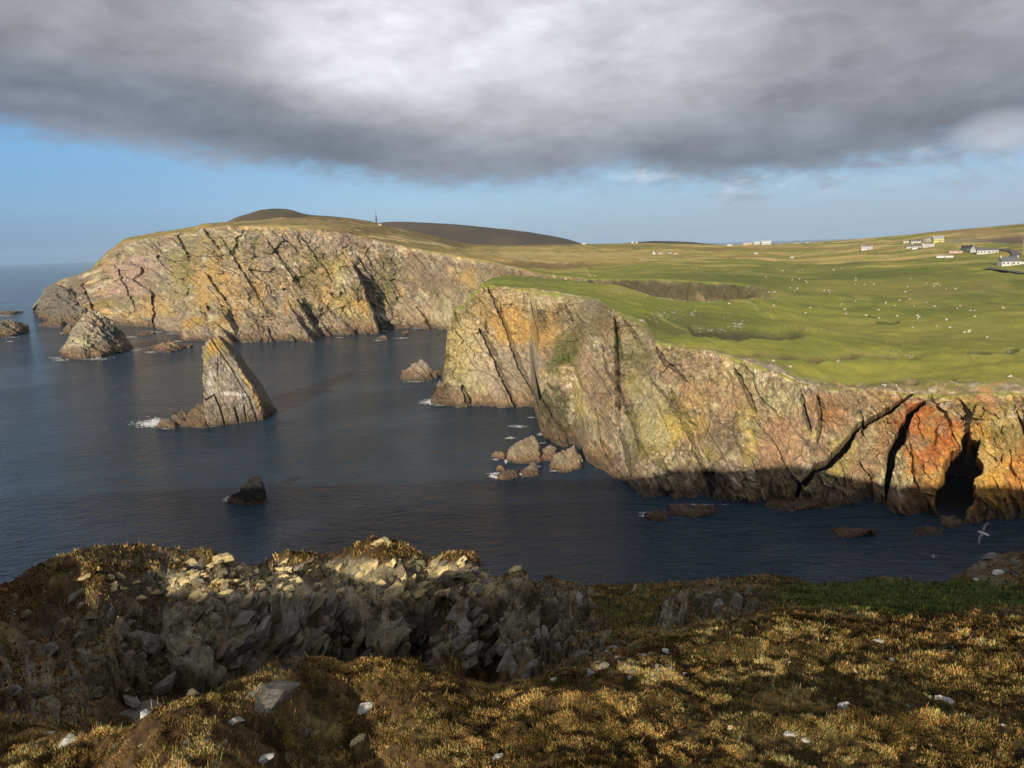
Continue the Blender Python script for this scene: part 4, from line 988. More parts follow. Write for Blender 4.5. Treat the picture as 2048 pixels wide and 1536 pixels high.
    z2 = np.where(ok, z2 * (1 - wl - wr) + (zf - .05) * wl + (zg - .05) * wr, z2)
    m1 = fbm(x2 / 3, y2 / 3, oct=4, seed=903)
    c2 = mixc(np.broadcast_to(C(0.07, 0.05, 0.025), R2.shape + (3,)).copy(), (0.11, 0.10, 0.035), sstep(-.1, .4, m1))
    P2 = np.stack([x2, y2, z2 + HEYE], -1)
    me = np_mesh('headland_ground', P2.reshape(-1, 3), grid_faces(*R2.shape), True, c2, {'Rock': np.zeros_like(R2)})
    tag(link('headland_ground', me, mat), kind='structure')


HUMPS = 0.35
CREST = [-3.2, -2.2, -1.15, -1.12, -1.18, -1.15, -1.15, -1.25, -1.35, -1.30, -1.22, -1.22, -1.3, -1.4, -1.4, -1.5, -1.7, -3.0, -6.0]  # crest heights of the added unseen bank that shades the foreground


def fg_at(az, r):
    """height of the near ground and its fields at (az, r), bilinear in the polar grid"""
    az = np.asarray(az); r = np.asarray(r)
    j = np.clip(np.searchsorted(FG.az, az) - 1, 0, len(FG.az) - 2)
    rrj = FG.rr[j]
    inv = (1 / r - 1 / 2.2) / (1 / rrj - 1 / 2.2)
    t = np.clip(inv, 0, 1) ** (1 / 0.9)
    i = t * (FG.nin - 1); i0 = np.clip(i.astype(int), 0, FG.nin - 2); f = i - i0
    return i0, j, f


def scatter_vegetation(mat):
    """heather sprigs, bleached grass blades and green blades growing out of the near turf: one mesh for each kind"""
    n = 2150000
    az = RNG.uniform(math.radians(-54), math.radians(54), n)
    u = RNG.random(n); r = 1 / lerp(1 / 3.1, 1 / 19.2, u)
    # sampling is even in 1/r, which already thins the far plants as the picture does
    i0, j, f = fg_at(az, r)
    ok = r < FG.rr[j] + 0.05
    rock = FG.rock[i0, j]; n1 = FG.n1[i0, j]; n2 = FG.n2[i0, j]; n0 = FG.n0[i0, j]; Xp = FG.X[i0, j]; Yp = FG.Y[i0, j]; shelf = FG.shelf[i0, j]; moss = FG.moss[i0, j]
    keep = ok & (RNG.random(n) > rock * 0.82) & (RNG.random(n) < 0.42 + 0.58 * sstep(-0.22, 0.12, n2))
    az, r, i0, j, f, n1, n2, n0, Xp, Yp, shelf, moss, rock = [v[keep] for v in (az, r, i0, j, f, n1, n2, n0, Xp, Yp, shelf, moss, rock)]
    z = FG.Z[i0, j] * (1 - f) + FG.Z[i0 + 1, j] * f + HEYE
    n = len(az)
    x = r * np.sin(az); y = r * np.cos(az)
    p = np.stack([x, y, z - 0.006], -1)
    g = fbm(x / 0.9, y / 0.9, oct=4, seed=951); g2 = fbm(x / 0.35 + 3, y / 0.35, oct=3, seed=952)
    g3 = fbm(x / 0.10, y / 0.10, oct=3, seed=953)
    pick = RNG.random(n)
    straw = sstep(-0.05, 0.3, g + 0.35 * g2) * 0.56 + 0.08
    green = np.clip(0.9 * shelf + 0.5 * moss + 0.07 * sstep(0.1, 0.4, n0), 0, 0.92)
    kind = np.where(pick < green, 2, np.where(RNG.random(n) < straw, 1, 0))
    far = np.clip(r / 6.0, 0.75, 2.4)
    for k, name, lab in ((0, 'heather', None), (1, 'dry_grass', None), (2, 'green_grass', None)):
        sel = kind == k; m = int(sel.sum())
        b = p[sel]; fr = far[sel][:, None]
        ang = RNG.uniform(0, 2 * math.pi, m); lean = RNG.uniform(0.1, 0.75, m) if k != 0 else RNG.uniform(0.2, 1.0, m)
        la = RNG.uniform(0, 2 * math.pi, m)
        hgt = ({0: 0.023, 1: 0.025, 2: 0.028}[k] * RNG.uniform(0.5, 1.5, m) * (1 + (RNG.random(m) < 0.007) * 1.3))[:, None] * fr ** 0.7 * (1 + 0.9 * np.clip(g3[sel], -.5, .6))[:, None]
        wd = ({0: 0.0095, 1: 0.0032, 2: 0.0035}[k] * RNG.uniform(0.7, 1.4, m))[:, None] * fr
        d = np.stack([np.cos(ang), np.sin(ang), np.zeros(m)], -1); L = np.stack([np.cos(la) * lean, np.sin(la) * lean, np.ones(m)], -1)
        L /= np.linalg.norm(L, axis=1)[:, None]
        if k == 0:
            # a little pointed leafy tip: two crossed slivers
            V = np.concatenate([b - d * wd, b + d * wd, b + L * hgt], 1).reshape(-1, 3)
        else:
            V = np.concatenate([b - d * wd, b + d * wd, b + L * hgt], 1).reshape(-1, 3)
        F = np.arange(3 * m).reshape(-1, 3)
        tone = RNG.random(m)[:, None]; gg = g2[sel][:, None]
        if k == 0:
            c = lerp(C(0.085, 0.055, 0.024), C(0.24, 0.145, 0.055), tone); c = np.where(gg > 0.18, lerp(C(0.22, 0.12, 0.045), C(0.33, 0.19, 0.075), tone), c); c = np.where(RNG.random((m, 1)) < 0.22, C(0.13, 0.12, 0.040), c)
        elif k == 1:
            c = lerp(C(0.30, 0.21, 0.075), C(0.66, 0.52, 0.25), tone); c = np.where(RNG.random((m, 1)) < 0.25, C(0.26, 0.20, 0.05), c)
        else:
            c = lerp(C(0.045, 0.075, 0.018), C(0.13, 0.15, 0.045), tone)
        c = c * np.array([1.75, 1.72, 1.55]) * (0.45 + 1.1 * RNG.random((m, 1)) ** 1.3) * (0.85 + 0.7 * np.clip(gg, -.5, .6)) * (0.8 + 1.5 * np.clip(g3[sel], -.42, .6))[:, None]
        c = np.clip(c, 0, .72)
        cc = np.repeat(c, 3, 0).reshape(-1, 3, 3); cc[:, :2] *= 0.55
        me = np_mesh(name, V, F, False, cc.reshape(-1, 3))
        tag(link(name, me, mat), kind='stuff')


def plant_material():
    m, nt = new_mat('dry_plants')
    col = nt.n('ShaderNodeAttribute', attribute_name='Col').outputs['Color']
    d = nt.n('ShaderNodeBsdfDiffuse', ins={0: col, 1: 0.3}); t = nt.n('ShaderNodeBsdfTranslucent', ins={0: col})
    mx = nt.n('ShaderNodeMixShader', ins={0: 0.28, 1: d.outputs[0], 2: t.outputs[0]})
    o = nt.n('ShaderNodeOutputMaterial'); nt.t.links.new(mx.outputs[0], o.inputs[0])
    return m


# ------------------------------------------------------------------ rocks
def dense_hull(points, edge, name='hull'):
    """convex hull of points, its triangles split until no edge is longer than 'edge' -> vertices, triangles"""
    bm = bmesh.new()
    for p in points: bm.verts.new(p)
    r = bmesh.ops.convex_hull(bm, input=bm.verts)
    junk = [g for g in r['geom_interior'] + r['geom_unused'] if isinstance(g, bmesh.types.BMVert)]
    if junk: bmesh.ops.delete(bm, geom=list(set(junk)), context='VERTS')
    bmesh.ops.triangulate(bm, faces=bm.faces)
    for _ in range(9):
        es = [e for e in bm.edges if e.calc_length() > edge]
        if not es: break
        bmesh.ops.subdivide_edges(bm, edges=es, cuts=1)
        bmesh.ops.triangulate(bm, faces=[f for f in bm.faces if len(f.verts) > 3])
    bm.normal_update()
    V = np.array([v.co for v in bm.verts]); N = np.array([v.normal for v in bm.verts])
    bm.verts.index_update()
    F = np.array([[v.index for v in f.verts] for f in bm.faces])
    bm.free()
    return V, N, F


def cat_meshes(parts):
    V, N, F, o = [], [], [], 0
    for v, n, f in parts:
        V.append(v); N.append(n); F.append(f + o); o += len(v)
    return np.concatenate(V), np.concatenate(N), np.concatenate(F)


def crag(name, label, hulls, mat, seed, scale=1.0, edge=0.9, paint=(), weights=None, amp=1.0, tone=None, group=None, cat='sea rock', dip=60):
    """a rock standing in the sea. hulls: lists of (px, py, r) outline points (r None = where that pixel meets the water) and a depth"""
    parts = []
    for outline, depth in hulls:
        rs = [float((0 - HEYE) / ray(a, b)[1]) for a, b, r in outline if r is None]
        r0 = sum(rs) / len(rs)
        ymax = max(b for a, b, r in outline); ymin = min(b for a, b, r in outline)
        pts = []
        for a, b, r in outline:
            h = (ymax - b) / max(1.0, ymax - ymin)
            if r is None:
                p = at_sea(a, b); pts.append(p); q = at_sea(a, b); pts.append(Vector((q.x, q.y, -3 * scale)))
                az = float(ray(a, b)[0]); pts.append(Vector(((r0 + depth) * math.sin(az), (r0 + depth) * math.cos(az), -3 * scale)))
                pts.append(Vector(((r0 + depth) * math.sin(az), (r0 + depth) * math.cos(az), 0.3)))
            else:
                rf = r0 + depth * (0.12 + 0.33 * h) if r == 'f' else r0 + depth * 0.5 if r == 'm' else r
                pts.append(at_r(a, b, rf))
                if r == 'f': 
                    pb = at_r(a, b, r0 + depth * (0.9 - 0.42 * h)); pts.append(Vector((pb.x, pb.y, pts[-1].z * 0.97)))
        parts.append(dense_hull(pts, edge))
    V, N, F = cat_meshes(parts)
    c = V.mean(0)
    s = np.arctan2(V[:, 0], V[:, 1]) * np.hypot(c[0], c[1]) + 0.35 * np.hypot(V[:, 0], V[:, 1]); w = V[:, 2] + 0.15 * np.hypot(V[:, 0], V[:, 1])
    rel = rock_relief(s, w, seed, 1.5 * scale, 1.1 * scale, .9 * scale, dip)
    D = 0.75 * rel['f1'] + 0.6 * rel['f2'] + 0.42 * rel['f3'] + .2 * rel['f4'] + .3 * rel['lam'] + 0.5 * fbm(V[:, 0] / 3, V[:, 1] / 3, V[:, 2] / 3, 5, seed) + 0.9 * fbm(rel['q'] / 1.7, rel['t'] / 18, oct=4, seed=seed + 7)
    V2 = V + N * (D * scale * amp)[:, None]
    col, n1, n2, n3 = rock_colour(rel, s, w, seed + 1, weights or dict(grey=.9, tan=.7, lich=.4, ochre=.3, olive=.4, white=.3))
    if tone: col = mixc(col, tone[0], np.full(len(V), tone[1]))
    X, Y = pix(V)
    col = blobs(col, X, Y, paint, 0.5 * n3 + 0.5 * n2, rel['hf'])
    z = V[:, 2]
    col = mixc(col, K['weed'], sstep(5.5 * scale, 1.5 * scale, z + 1.2 * n3) * .75); col = mixc(col, K['dark'], sstep(1.8 * scale, .4, z + .6 * n3) * .8)
    me = np_mesh(name, V2, F, False, col, {'Rock': np.ones(len(V))})
    o = link(name, me, mat)
    tag(o, label, cat, group, 'thing')
    return o


def build_sea_rocks(mat, far):
    S = None
    # the leaning stack: pale slab front, dark overhung side
    fs = [(414, 852, S), (452, 848, S), (490, 843, S), (529, 838, S)]
    front = [(410, 812, 323), (406, 760, 326), (405, 694, 329), (420, 680, 331), (436, 671, 333), (471, 722, 329), (511, 790, 326)]
    r = float((-HEYE) / ray(553, 822)[1])
    side = [(554, 822, r + 1), (520, 764, 350), (472, 698, 348), (444, 674, 345), (440, 850, 352)]
    pts = [at_sea(a, b) for a, b, _ in fs] + [at_r(*p) for p in front + side]
    pts += [Vector((p.x, p.y, -4)) for p in pts if p.z < 1.0]
    V, N, F = dense_hull(pts, 0.55)
    s = np.arctan2(V[:, 0], V[:, 1]) * 330 + 0.35 * np.hypot(V[:, 0], V[:, 1]); w = V[:, 2]
    rel = rock_relief(s, w, 1300, 1.5, 1.0, .8, 58)
    D = 0.30 * rel['f1'] + 0.2 * rel['f2'] + 0.16 * rel['f3'] + .1 * rel['f4'] + .2 * rel['lam'] + 0 * .35 * fbm(V[:, 0] / 2.5, V[:, 1] / 2.5, V[:, 2] / 2.5, 5, 1301) + .35 * fbm(rel['q'] / 1.3, rel['t'] / 16, oct=4, seed=1302)
    X, Y = pix(V)
    d, sd, t = polydist(X, Y, [(436, 674), (471, 722), (511, 790), (529, 838)])
    D -= 1.1 * sstep(3.5, 1.2, np.abs(d - 13)) * (sd < 0)      # the seam between the slab and its ridge
    for pl, wd, k in (([(412, 800), (430, 790), (445, 830), (450, 850)], 2.2, 1.6), ([(470, 815), (478, 845)], 3, 1.6), ([(488, 815), (494, 842)], 2, 1.2), ([(437, 715), (436, 750)], 1.2, .7)):
        dd, _, _ = polydist(X, Y, pl); D -= k * sstep(wd, wd * .4, dd)
    D[(V[:, 2] < 0.6)] *= .6
    col, n1, n2, n3 = rock_colour(rel, s, w, 1310, dict(grey=.9, tan=.35, lich=.35, ochre=.05, olive=.1, white=.5, joint=.7))
    col = mixc(col, (0.285, 0.245, 0.205), np.full(len(V), .45))
    nb = .5 * n3 + .5 * n2
    col = blobs(col, X, Y, [(424, 700, 22, 18, 'ochre', 1), (430, 690, 26, 16, 'ochre', .8), (412, 715, 8, 22, 'yellow', .6), (450, 705, 16, 20, 'olive', .6), (425, 747, 10, 8, 'white', .8), (420, 765, 8, 8, 'white', .8), (455, 787, 18, 5, 'white', .9), (480, 790, 16, 4, 'white', .8), (470, 800, 40, 8, (0.36, 0.29, 0.25), .6), (425, 785, 10, 8, 'white', .5),
                                (445, 825, 40, 16, (0.20, 0.15, 0.115), .6), (500, 825, 30, 14, (0.24, 0.19, 0.15), .6)], nb)
    edge = (sd < 0) * sstep(6.5, 2.0, np.abs(d - 1.0)) * sstep(0.35, .5, t) * sstep(.95, .8, t)
    col = mixc(col, K['ochre'], edge * .85)
    col = mixc(col, (0.15, 0.135, 0.09), (sd > 0) * sstep(2, 6, d) * .7)  # side turned from the sun: its shade put into the colour
    z = V[:, 2]
    col = mixc(col, K['weed'], sstep(5, 1, z + n3) * .6); col = mixc(col, K['dark'], sstep(2, .5, z + .5 * n3) * .7)
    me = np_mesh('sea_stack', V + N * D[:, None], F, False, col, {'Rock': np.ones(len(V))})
    tag(link('sea_stack', me, mat), 'tall leaning slab sea stack with ochre lichen cap and dark side', 'sea stack', None, 'thing')

    crag('sea_stack', 'broad pyramid shaped striped sea stack off the far headland', [([(126, 717, S), (160, 720, S), (215, 712, S), (262, 700, S), (128, 700, 'f'), (152, 664, 'f'), (172, 628, 'f'), (187, 621, 'f'), (202, 630, 'f'), (224, 658, 'f'), (246, 686, 'f')], 55),
                                                                                       ([(150, 720, S), (205, 716, S), (160, 708, 'f'), (185, 698, 'f'), (200, 702, 'f')], 20)], far, 1400, 2.0, 1.3,
         [(180, 660, 26, 26, (0.36, 0.29, 0.23), .7), (165, 685, 30, 20, 'lich', .5), (222, 662, 24, 44, (0.09, 0.088, 0.08), .95), (190, 640, 20, 12, 'tan', .5), (160, 705, 20, 10, 'grey', .8)], amp=.8, cat='sea stack', dip=52)  # near-black patch puts the shade of the right face into the colour
    crag('pinnacle', 'ochre pinnacle leaning against the foot of the far cliff', [([(363, 682, S), (395, 682, S), (440, 682, S), (368, 655, 'f'), (384, 628, 'f'), (395, 617, 'f'), (404, 622, 'f'), (420, 650, 'f')], 40)], far, 1420, 1.6, 1.1,
         [(385, 645, 30, 24, 'ochre', .8), (400, 665, 30, 16, (0.34, 0.27, 0.21), .7)], amp=.7, cat='rock pinnacle')
    crag('pinnacle', 'second thinner pinnacle leaning just behind the ochre one', [([(432, 683, S), (480, 684, S), (415, 640, 'f'), (424, 610, 'f'), (432, 606, 'f'), (446, 626, 'f'), (473, 668, 'f')], 34)], far, 1440, 1.4, 1.1, [(440, 650, 30, 30, 'ochre', .6)], amp=.6, cat='rock pinnacle')
    crag('rock_fin', 'triangular rock fin with a dark side at the middle of the far cliff foot', [([(540, 683, S), (600, 681, S), (640, 677, S), (552, 640, 'f'), (566, 588, 'f'), (573, 580, 'f'), (590, 600, 'f'), (622, 655, 'f')], 46)], far, 1450, 1.7, 1.2, [(575, 640, 40, 40, (0.33, 0.25, 0.19), .7), (580, 610, 20, 30, 'ochre', .5)], amp=.6, cat='rock fin')
    L = [
        ('craggy dark skerry cut by the left edge of the view', [([(-30, 676, S), (20, 674, S), (56, 664, S), (-30, 645, 'f'), (5, 642, 'f'), (35, 643, 'f'), (50, 652, 'f')], 40)], 2.0, (0.17, 0.15, 0.12), .5, far),
        ('dark weathered crag ending the far headland above the open sea', [([(76, 627, S), (110, 643, S), (150, 654, S), (192, 653, S), (82, 606, 'f'), (97, 576, 'f'), (112, 566, 'f'), (130, 574, 'f'), (150, 588, 'f'), (176, 618, 'f')], 90)], 2.6, (0.15, 0.14, 0.115), .8, far),
        ('low flat skerry far out beside the left edge', [([(-6, 630, S), (20, 629, S), (46, 624, S), (10, 624, 'f'), (35, 621.5, 'f')], 20)], 1.2, (0.05, 0.05, 0.05), .8, far),
        ('low brown skerry with a rounded hump behind the leaning stack', [([(308, 703, S), (340, 705, S), (368, 698, S), (322, 688, 'f'), (338, 682, 'f'), (352, 687, 'f')], 25), ([(272, 703, S), (300, 702, S), (285, 697, 'f'), (295, 697, 'f')], 12), ([(358, 699, S), (382, 696, S), (362, 690, 'f'), (378, 690, 'f')], 10)], 1.3, (0.24, 0.16, 0.11), .6, far),
        ('black low skerry awash below the far cliff', [([(275, 672, S), (310, 670, S), (286, 665, 'f'), (300, 663, 'f')], 14)], 1.0, (0.07, 0.065, 0.055), .8, far),
        ('dark crag at the tip of the far headland foot', [([(85, 653, S), (120, 654, S), (140, 650, S), (100, 640, 'f'), (122, 634, 'f')], 30)], 1.8, (0.13, 0.12, 0.10), .6, far),
        ('small dark knob rock beside the striped pyramid stack', [([(130, 667, S), (165, 666, S), (138, 652, 'f'), (155, 645, 'f'), (162, 655, 'f')], 20)], 1.2, (0.13, 0.115, 0.09), .7, far),
        ('pointed grey rock in the channel beside the middle headland', [([(803, 761, S), (835, 763, S), (866, 760, S), (815, 745, 'f'), (830, 727, 'f'), (842, 722, 'f'), (851, 727, 'f'), (862, 744, 'f')], 22), ([(862, 760, S), (880, 752, S), (868, 742, 'f'), (879, 740, 'f')], 8)], 1.1, (0.26, 0.22, 0.175), .5, mat),
        ('small rock under the ribbed far cliff, the sharper of two', [([(755, 680, S), (776, 680, S), (764, 671, 'f'), (769, 669, 'f')], 10)], 1.0, (0.27, 0.23, 0.16), .6, far),
        ('small blunt rock under the ribbed far cliff, nearer its foot', [([(803, 670, S), (819, 668, S), (810, 662, 'f'), (816, 660, 'f')], 8)], 1.0, (0.24, 0.21, 0.14), .6, far),
        ('black pointed wave-splashed rock alone in the shaded bay', [([(474, 1008, S), (500, 1012, S), (531, 1007, S), (484, 980, 'f'), (498, 960, 'f'), (509, 954, 'f'), (519, 957, 'f'), (527, 972, 'f'), (531, 995, 'f')], 7), ([(455, 1004, S), (492, 1013, S), (463, 995, 'f'), (482, 981, 'f')], 6)], .3, (0.022, 0.021, 0.02), .95, mat),  # near-black tone: the shade it stands in put into the colour
        ('big brown dome rock at the foot of the green gully', [([(1014, 925, S), (1045, 928, S), (1082, 925, S), (1020, 905, 'f'), (1035, 886, 'f'), (1056, 873, 'f'), (1068, 871, 'f'), (1078, 895, 'f')], 9)], .6, (0.25, 0.185, 0.12), .6, mat),
        ('square brown rock with a flat slanted top nearest the cliff gap', [([(1102, 940, S), (1130, 946, S), (1158, 937, S), (1112, 915, 'f'), (1135, 898, 'f'), (1149, 890, 'f'), (1158, 908, 'f'), (1160, 925, 'f')], 8)], .6, (0.27, 0.21, 0.14), .6, mat),
        ('brown rock wedged between the dome and the square rock', [([(1082, 922, S), (1112, 922, S), (1088, 900, 'f'), (1104, 888, 'f'), (1112, 900, 'f')], 8)], .5, (0.21, 0.155, 0.105), .6, mat),
        ('small reddish rock on the seaward side of the dome rock', [([(985, 917, S), (1010, 919, S), (990, 906, 'f'), (1000, 901, 'f'), (1008, 909, 'f')], 4)], .35, (0.20, 0.12, 0.075), .7, mat),
        ('low black rock with foam below the dome rock', [([(993, 960, S), (1015, 962, S), (1037, 955, S), (1000, 947, 'f'), (1020, 938, 'f'), (1034, 940, 'f')], 5)], .4, (0.095, 0.075, 0.055), .8, mat),
        ('tiny reddish rock behind the low black rock', [([(992, 944, S), (1009, 942, S), (997, 932, 'f'), (1003, 931, 'f')], 3)], .3, (0.18, 0.105, 0.065), .7, mat),
        ('stubby brown rock in front of the wedged rock', [([(1043, 955, S), (1078, 952, S), (1056, 935, 'f'), (1068, 925, 'f'), (1076, 934, 'f')], 5)], .4, (0.16, 0.12, 0.08), .7, mat),
        ('flat slab awash in the dark inlet, larger one', [([(1338, 1030, S), (1390, 1037, S), (1436, 1027, S), (1350, 1012, 'f'), (1400, 1009, 'f'), (1428, 1016, 'f')], 6)], .4, (0.10, 0.08, 0.065), .8, mat),
        ('flat slab awash in the dark inlet, smaller one', [([(1290, 1040, S), (1335, 1046, S), (1300, 1026, 'f'), (1325, 1022, 'f')], 5)], .35, (0.085, 0.07, 0.06), .8, mat),
        ('flat ledge running out from the cliff foot before the first chasm', [([(1534, 1017, S), (1580, 1023, S), (1640, 1019, S), (1548, 1004, 'f'), (1600, 1001, 'f'), (1650, 1003, 'f')], 9)], .45, (0.11, 0.09, 0.07), .8, mat),
        ('low red ledge awash in the dark inlet', [([(1664, 1076, S), (1700, 1077, S), (1752, 1066, S), (1680, 1067, 'f'), (1720, 1063, 'f'), (1745, 1058, 'f')], 4)], .35, (0.13, 0.07, 0.05), .8, mat),
        ('low dark ledge below the bright right hand buttress', [([(1830, 1072, S), (1860, 1074, S), (1885, 1066, S), (1840, 1060, 'f'), (1862, 1057, 'f')], 5)], .4, (0.10, 0.075, 0.055), .8, mat),
        ('boulder at the foot of the bright right hand buttress', [([(1880, 1052, S), (1905, 1056, S), (1925, 1050, S), (1890, 1038, 'f'), (1905, 1032, 'f')], 5)], .4, (0.15, 0.11, 0.075), .8, mat),
        ('jagged rock leaning on the foot of the slab stack', [([(362, 853, S), (400, 857, S), (447, 850, S), (375, 838, 'f'), (392, 812, 'f'), (412, 800, 'f'), (432, 797, 'f'), (446, 812, 'f')], 12)], .7, (0.12, 0.085, 0.06), .8, mat),
        ('middle rock of the chain in front of the slab stack', [([(340, 853, S), (375, 853, S), (347, 828, 'f'), (358, 819, 'f'), (372, 826, 'f'), (378, 840, 'f')], 8)], .6, (0.14, 0.115, 0.085), .8, mat),
        ('outermost low rock of the chain in front of the slab stack', [([(314, 856, S), (350, 857, S), (322, 843, 'f'), (332, 837, 'f'), (345, 842, 'f')], 6)], .5, (0.15, 0.115, 0.08), .8, mat),
    ]
    for i, (lab, hulls, sc, tone, tk, mt) in enumerate(L):
        crag('sea_rock', lab, hulls, mt, 1500 + 13 * i, sc, max(.28, sc * .62), tone=(tone, tk), amp=.8)


def build_foam():
    m, nt = new_mat('sea_foam')
    finish(nt, (0.80, 0.82, 0.83, 1), 0.9, 0.1)
    L = [(135, 716, 30, 2.5), (185, 717, 28, 2.5), (330, 855, 8, 2), (300, 848, 24, 5), (312, 843, 14, 5), (400, 852, 26, 2), (355, 852, 8, 1.5), (238, 702, 8, 1.2), (10, 631, 26, 1.5), (55, 664, 10, 1.5), (20, 674, 20, 1.2), (75, 622, 5, 1), (78, 627, 8, 1.2), (88, 650, 12, 1.5), (110, 653, 14, 1.5), (128, 666, 8, 1.5), (270, 700, 14, 2), (300, 704, 10, 1.6), (305, 664, 16, 2), (345, 667, 10, 1.2), (262, 674, 14, 1.2),
         (355, 682, 10, 1.5), (490, 684, 24, 1.4), (550, 681, 14, 1.8), (620, 678, 10, 1), (680, 675, 8, 1), (830, 763, 20, 1.4), (858, 804, 14, 4), (868, 800, 6, 4), (880, 810, 16, 1.2), (805, 676, 14, 1.2), (756, 681, 8, 1), (1036, 853, 13, 2), (1020, 876, 9, 1.8), (1060, 835, 7, 1), (1083, 868, 8, 2), (460, 998, 10, 4), (470, 1003, 8, 2), (992, 947, 12, 2), (985, 952, 5, 3), (997, 955, 8, 3), (1042, 948, 5, 2), (1075, 933, 8, 1.4), (1085, 886, 8, 1.4),
         (1110, 942, 8, 1.2), (990, 919, 6, 1.2), (1012, 923, 2, 3), (1295, 985, 10, 1.5), (1310, 990, 8, 1.2), (1390, 1009, 44, 1.0), (1295, 1026, 14, 1.6), (1290, 1032, 8, 2), (1585, 1020, 14, 1.0), (1712, 1066, 10, 1), (830, 657, 8, 1), (770, 662, 6, 1), (690, 669, 8, .8), (590, 678, 10, .9), (437, 682, 8, 1), (20, 683, 6, .8), (120, 720, 14, 1.5)]
    V, F = [], []
    for px, py, rx, ry in L:
        n = int(40 + rx * ry * 3.2)
        for _ in range(n):
            a = px + RNG.normal(0, rx * .55); b = py + RNG.normal(0, ry * .6)
            if b > py + 3 * ry: continue
            c = at_sea(a, b, 0.06 + RNG.random() * 0.05); d = math.hypot(c.x, c.y)
            rad = d / FPX * RNG.uniform(.2, .62) * min(1.5, .5 + ry * .25); st = RNG.uniform(1.5, 5)
            o = len(V); k = 7; ph = RNG.uniform(-.35, .35)
            for i in range(k):
                t = 2 * math.pi * i / k; rr = rad * RNG.uniform(.5, 1.2)
                u, v = math.cos(t) * rr * st, math.sin(t) * rr * 1.6
                V.append((c.x + u * math.cos(ph) - v * math.sin(ph), c.y + u * math.sin(ph) + v * math.cos(ph), c.z))
            for i in range(1, k - 1): F.append((o, o + i, o + i + 1))
    me = np_mesh('sea_foam', V, F)
    tag(link('sea_foam', me, m), kind='stuff')


# ------------------------------------------------------------------ stones on the land
def stone_mesh(name, seed, dims, edge=0.16, rough=0.045, npts=15):
    rg = np.random.default_rng(seed)
    p = rg.normal(size=(npts, 3)); p /= np.linalg.norm(p, axis=1)[:, None]; p *= rg.uniform(.75, 1.0, (npts, 1)); p = p * np.array(dims) * .5
    V, N, F = dense_hull([Vector(v) for v in p], edge)
    f = fbm(V[:, 0] / .22, V[:, 1] / .22, V[:, 2] / .22, 4, seed); g = vnoise(V[:, 2] / .05 + V[:, 0] * 2, V[:, 0] / .4, V[:, 1] / .4, seed + 2)
    V = V + N * ((f * 1.0 + g * .35) * rough)[:, None]
    return np_mesh(name, V, F, False)


def stone_material(name, a, b, lich, lk, dark=(0.06, 0.055, 0.045)):
    m, nt = new_mat(name)
    tc = nt.n('ShaderNodeTexCoord').outputs['Object']
    rnd = nt.n('ShaderNodeObjectInfo').outputs['Random']
    off = nt.n('ShaderNodeCombineXYZ', ins={0: nt.math('MULTIPLY', rnd, 31.0), 1: nt.math('MULTIPLY', rnd, 17.0), 2: 0.0}).outputs[0]
    v = nt.n('ShaderNodeVectorMath', operation='ADD', ins={0: tc, 1: off}).outputs[0]
    n1 = nt.noise(v, 3.0, 6, .65); n2 = nt.noise(v, 9.0, 5, .7); n3 = nt.noise(nt.mapping(v, scale=(1, 1, 5)), 5.0, 5, .65)
    c = nt.mix(n1, a, b)
    c = nt.mix(nt.math('MULTIPLY', nt.maprange(n3, .45, .62, 0, 1), .45), c, dark)
    c = nt.mix(nt.math('MULTIPLY', nt.maprange(n2, .52, .60, 0, 1), lk), c, lich)
    k = nt.math('MULTIPLY_ADD', rnd, .5, .75)
    c = nt.mix(1.0, c, nt.n('ShaderNodeCombineColor', ins={0: k, 1: k, 2: k}).outputs[0], 'MULTIPLY')
    b = nt.n('ShaderNodeBump', ins={'Strength': .6, 'Distance': .05, 'Height': nt.math('ADD', n2, n3)})
    finish(nt, c, .92, .15, b.outputs[0])
    return m


def caster(obj):
    dg = bpy.context.evaluated_depsgraph_get()
    o = Vector((0, 0, HEYE))
    ev = obj.evaluated_get(dg)

    def hit(px, py):
        az, t = ray(px, py)
        d = Vector((math.sin(az), math.cos(az), float(t))).normalized()
        ok, loc, nor, _ = ev.ray_cast(o, d)
        if not ok: return None, None
        return loc, nor if nor.z > 0 else -nor
    return hit


def put(o, loc, size, rot, nor=None):
    o.location = loc; o.scale = (size,) * 3 if not hasattr(size, '__len__') else size; o.rotation_euler = rot


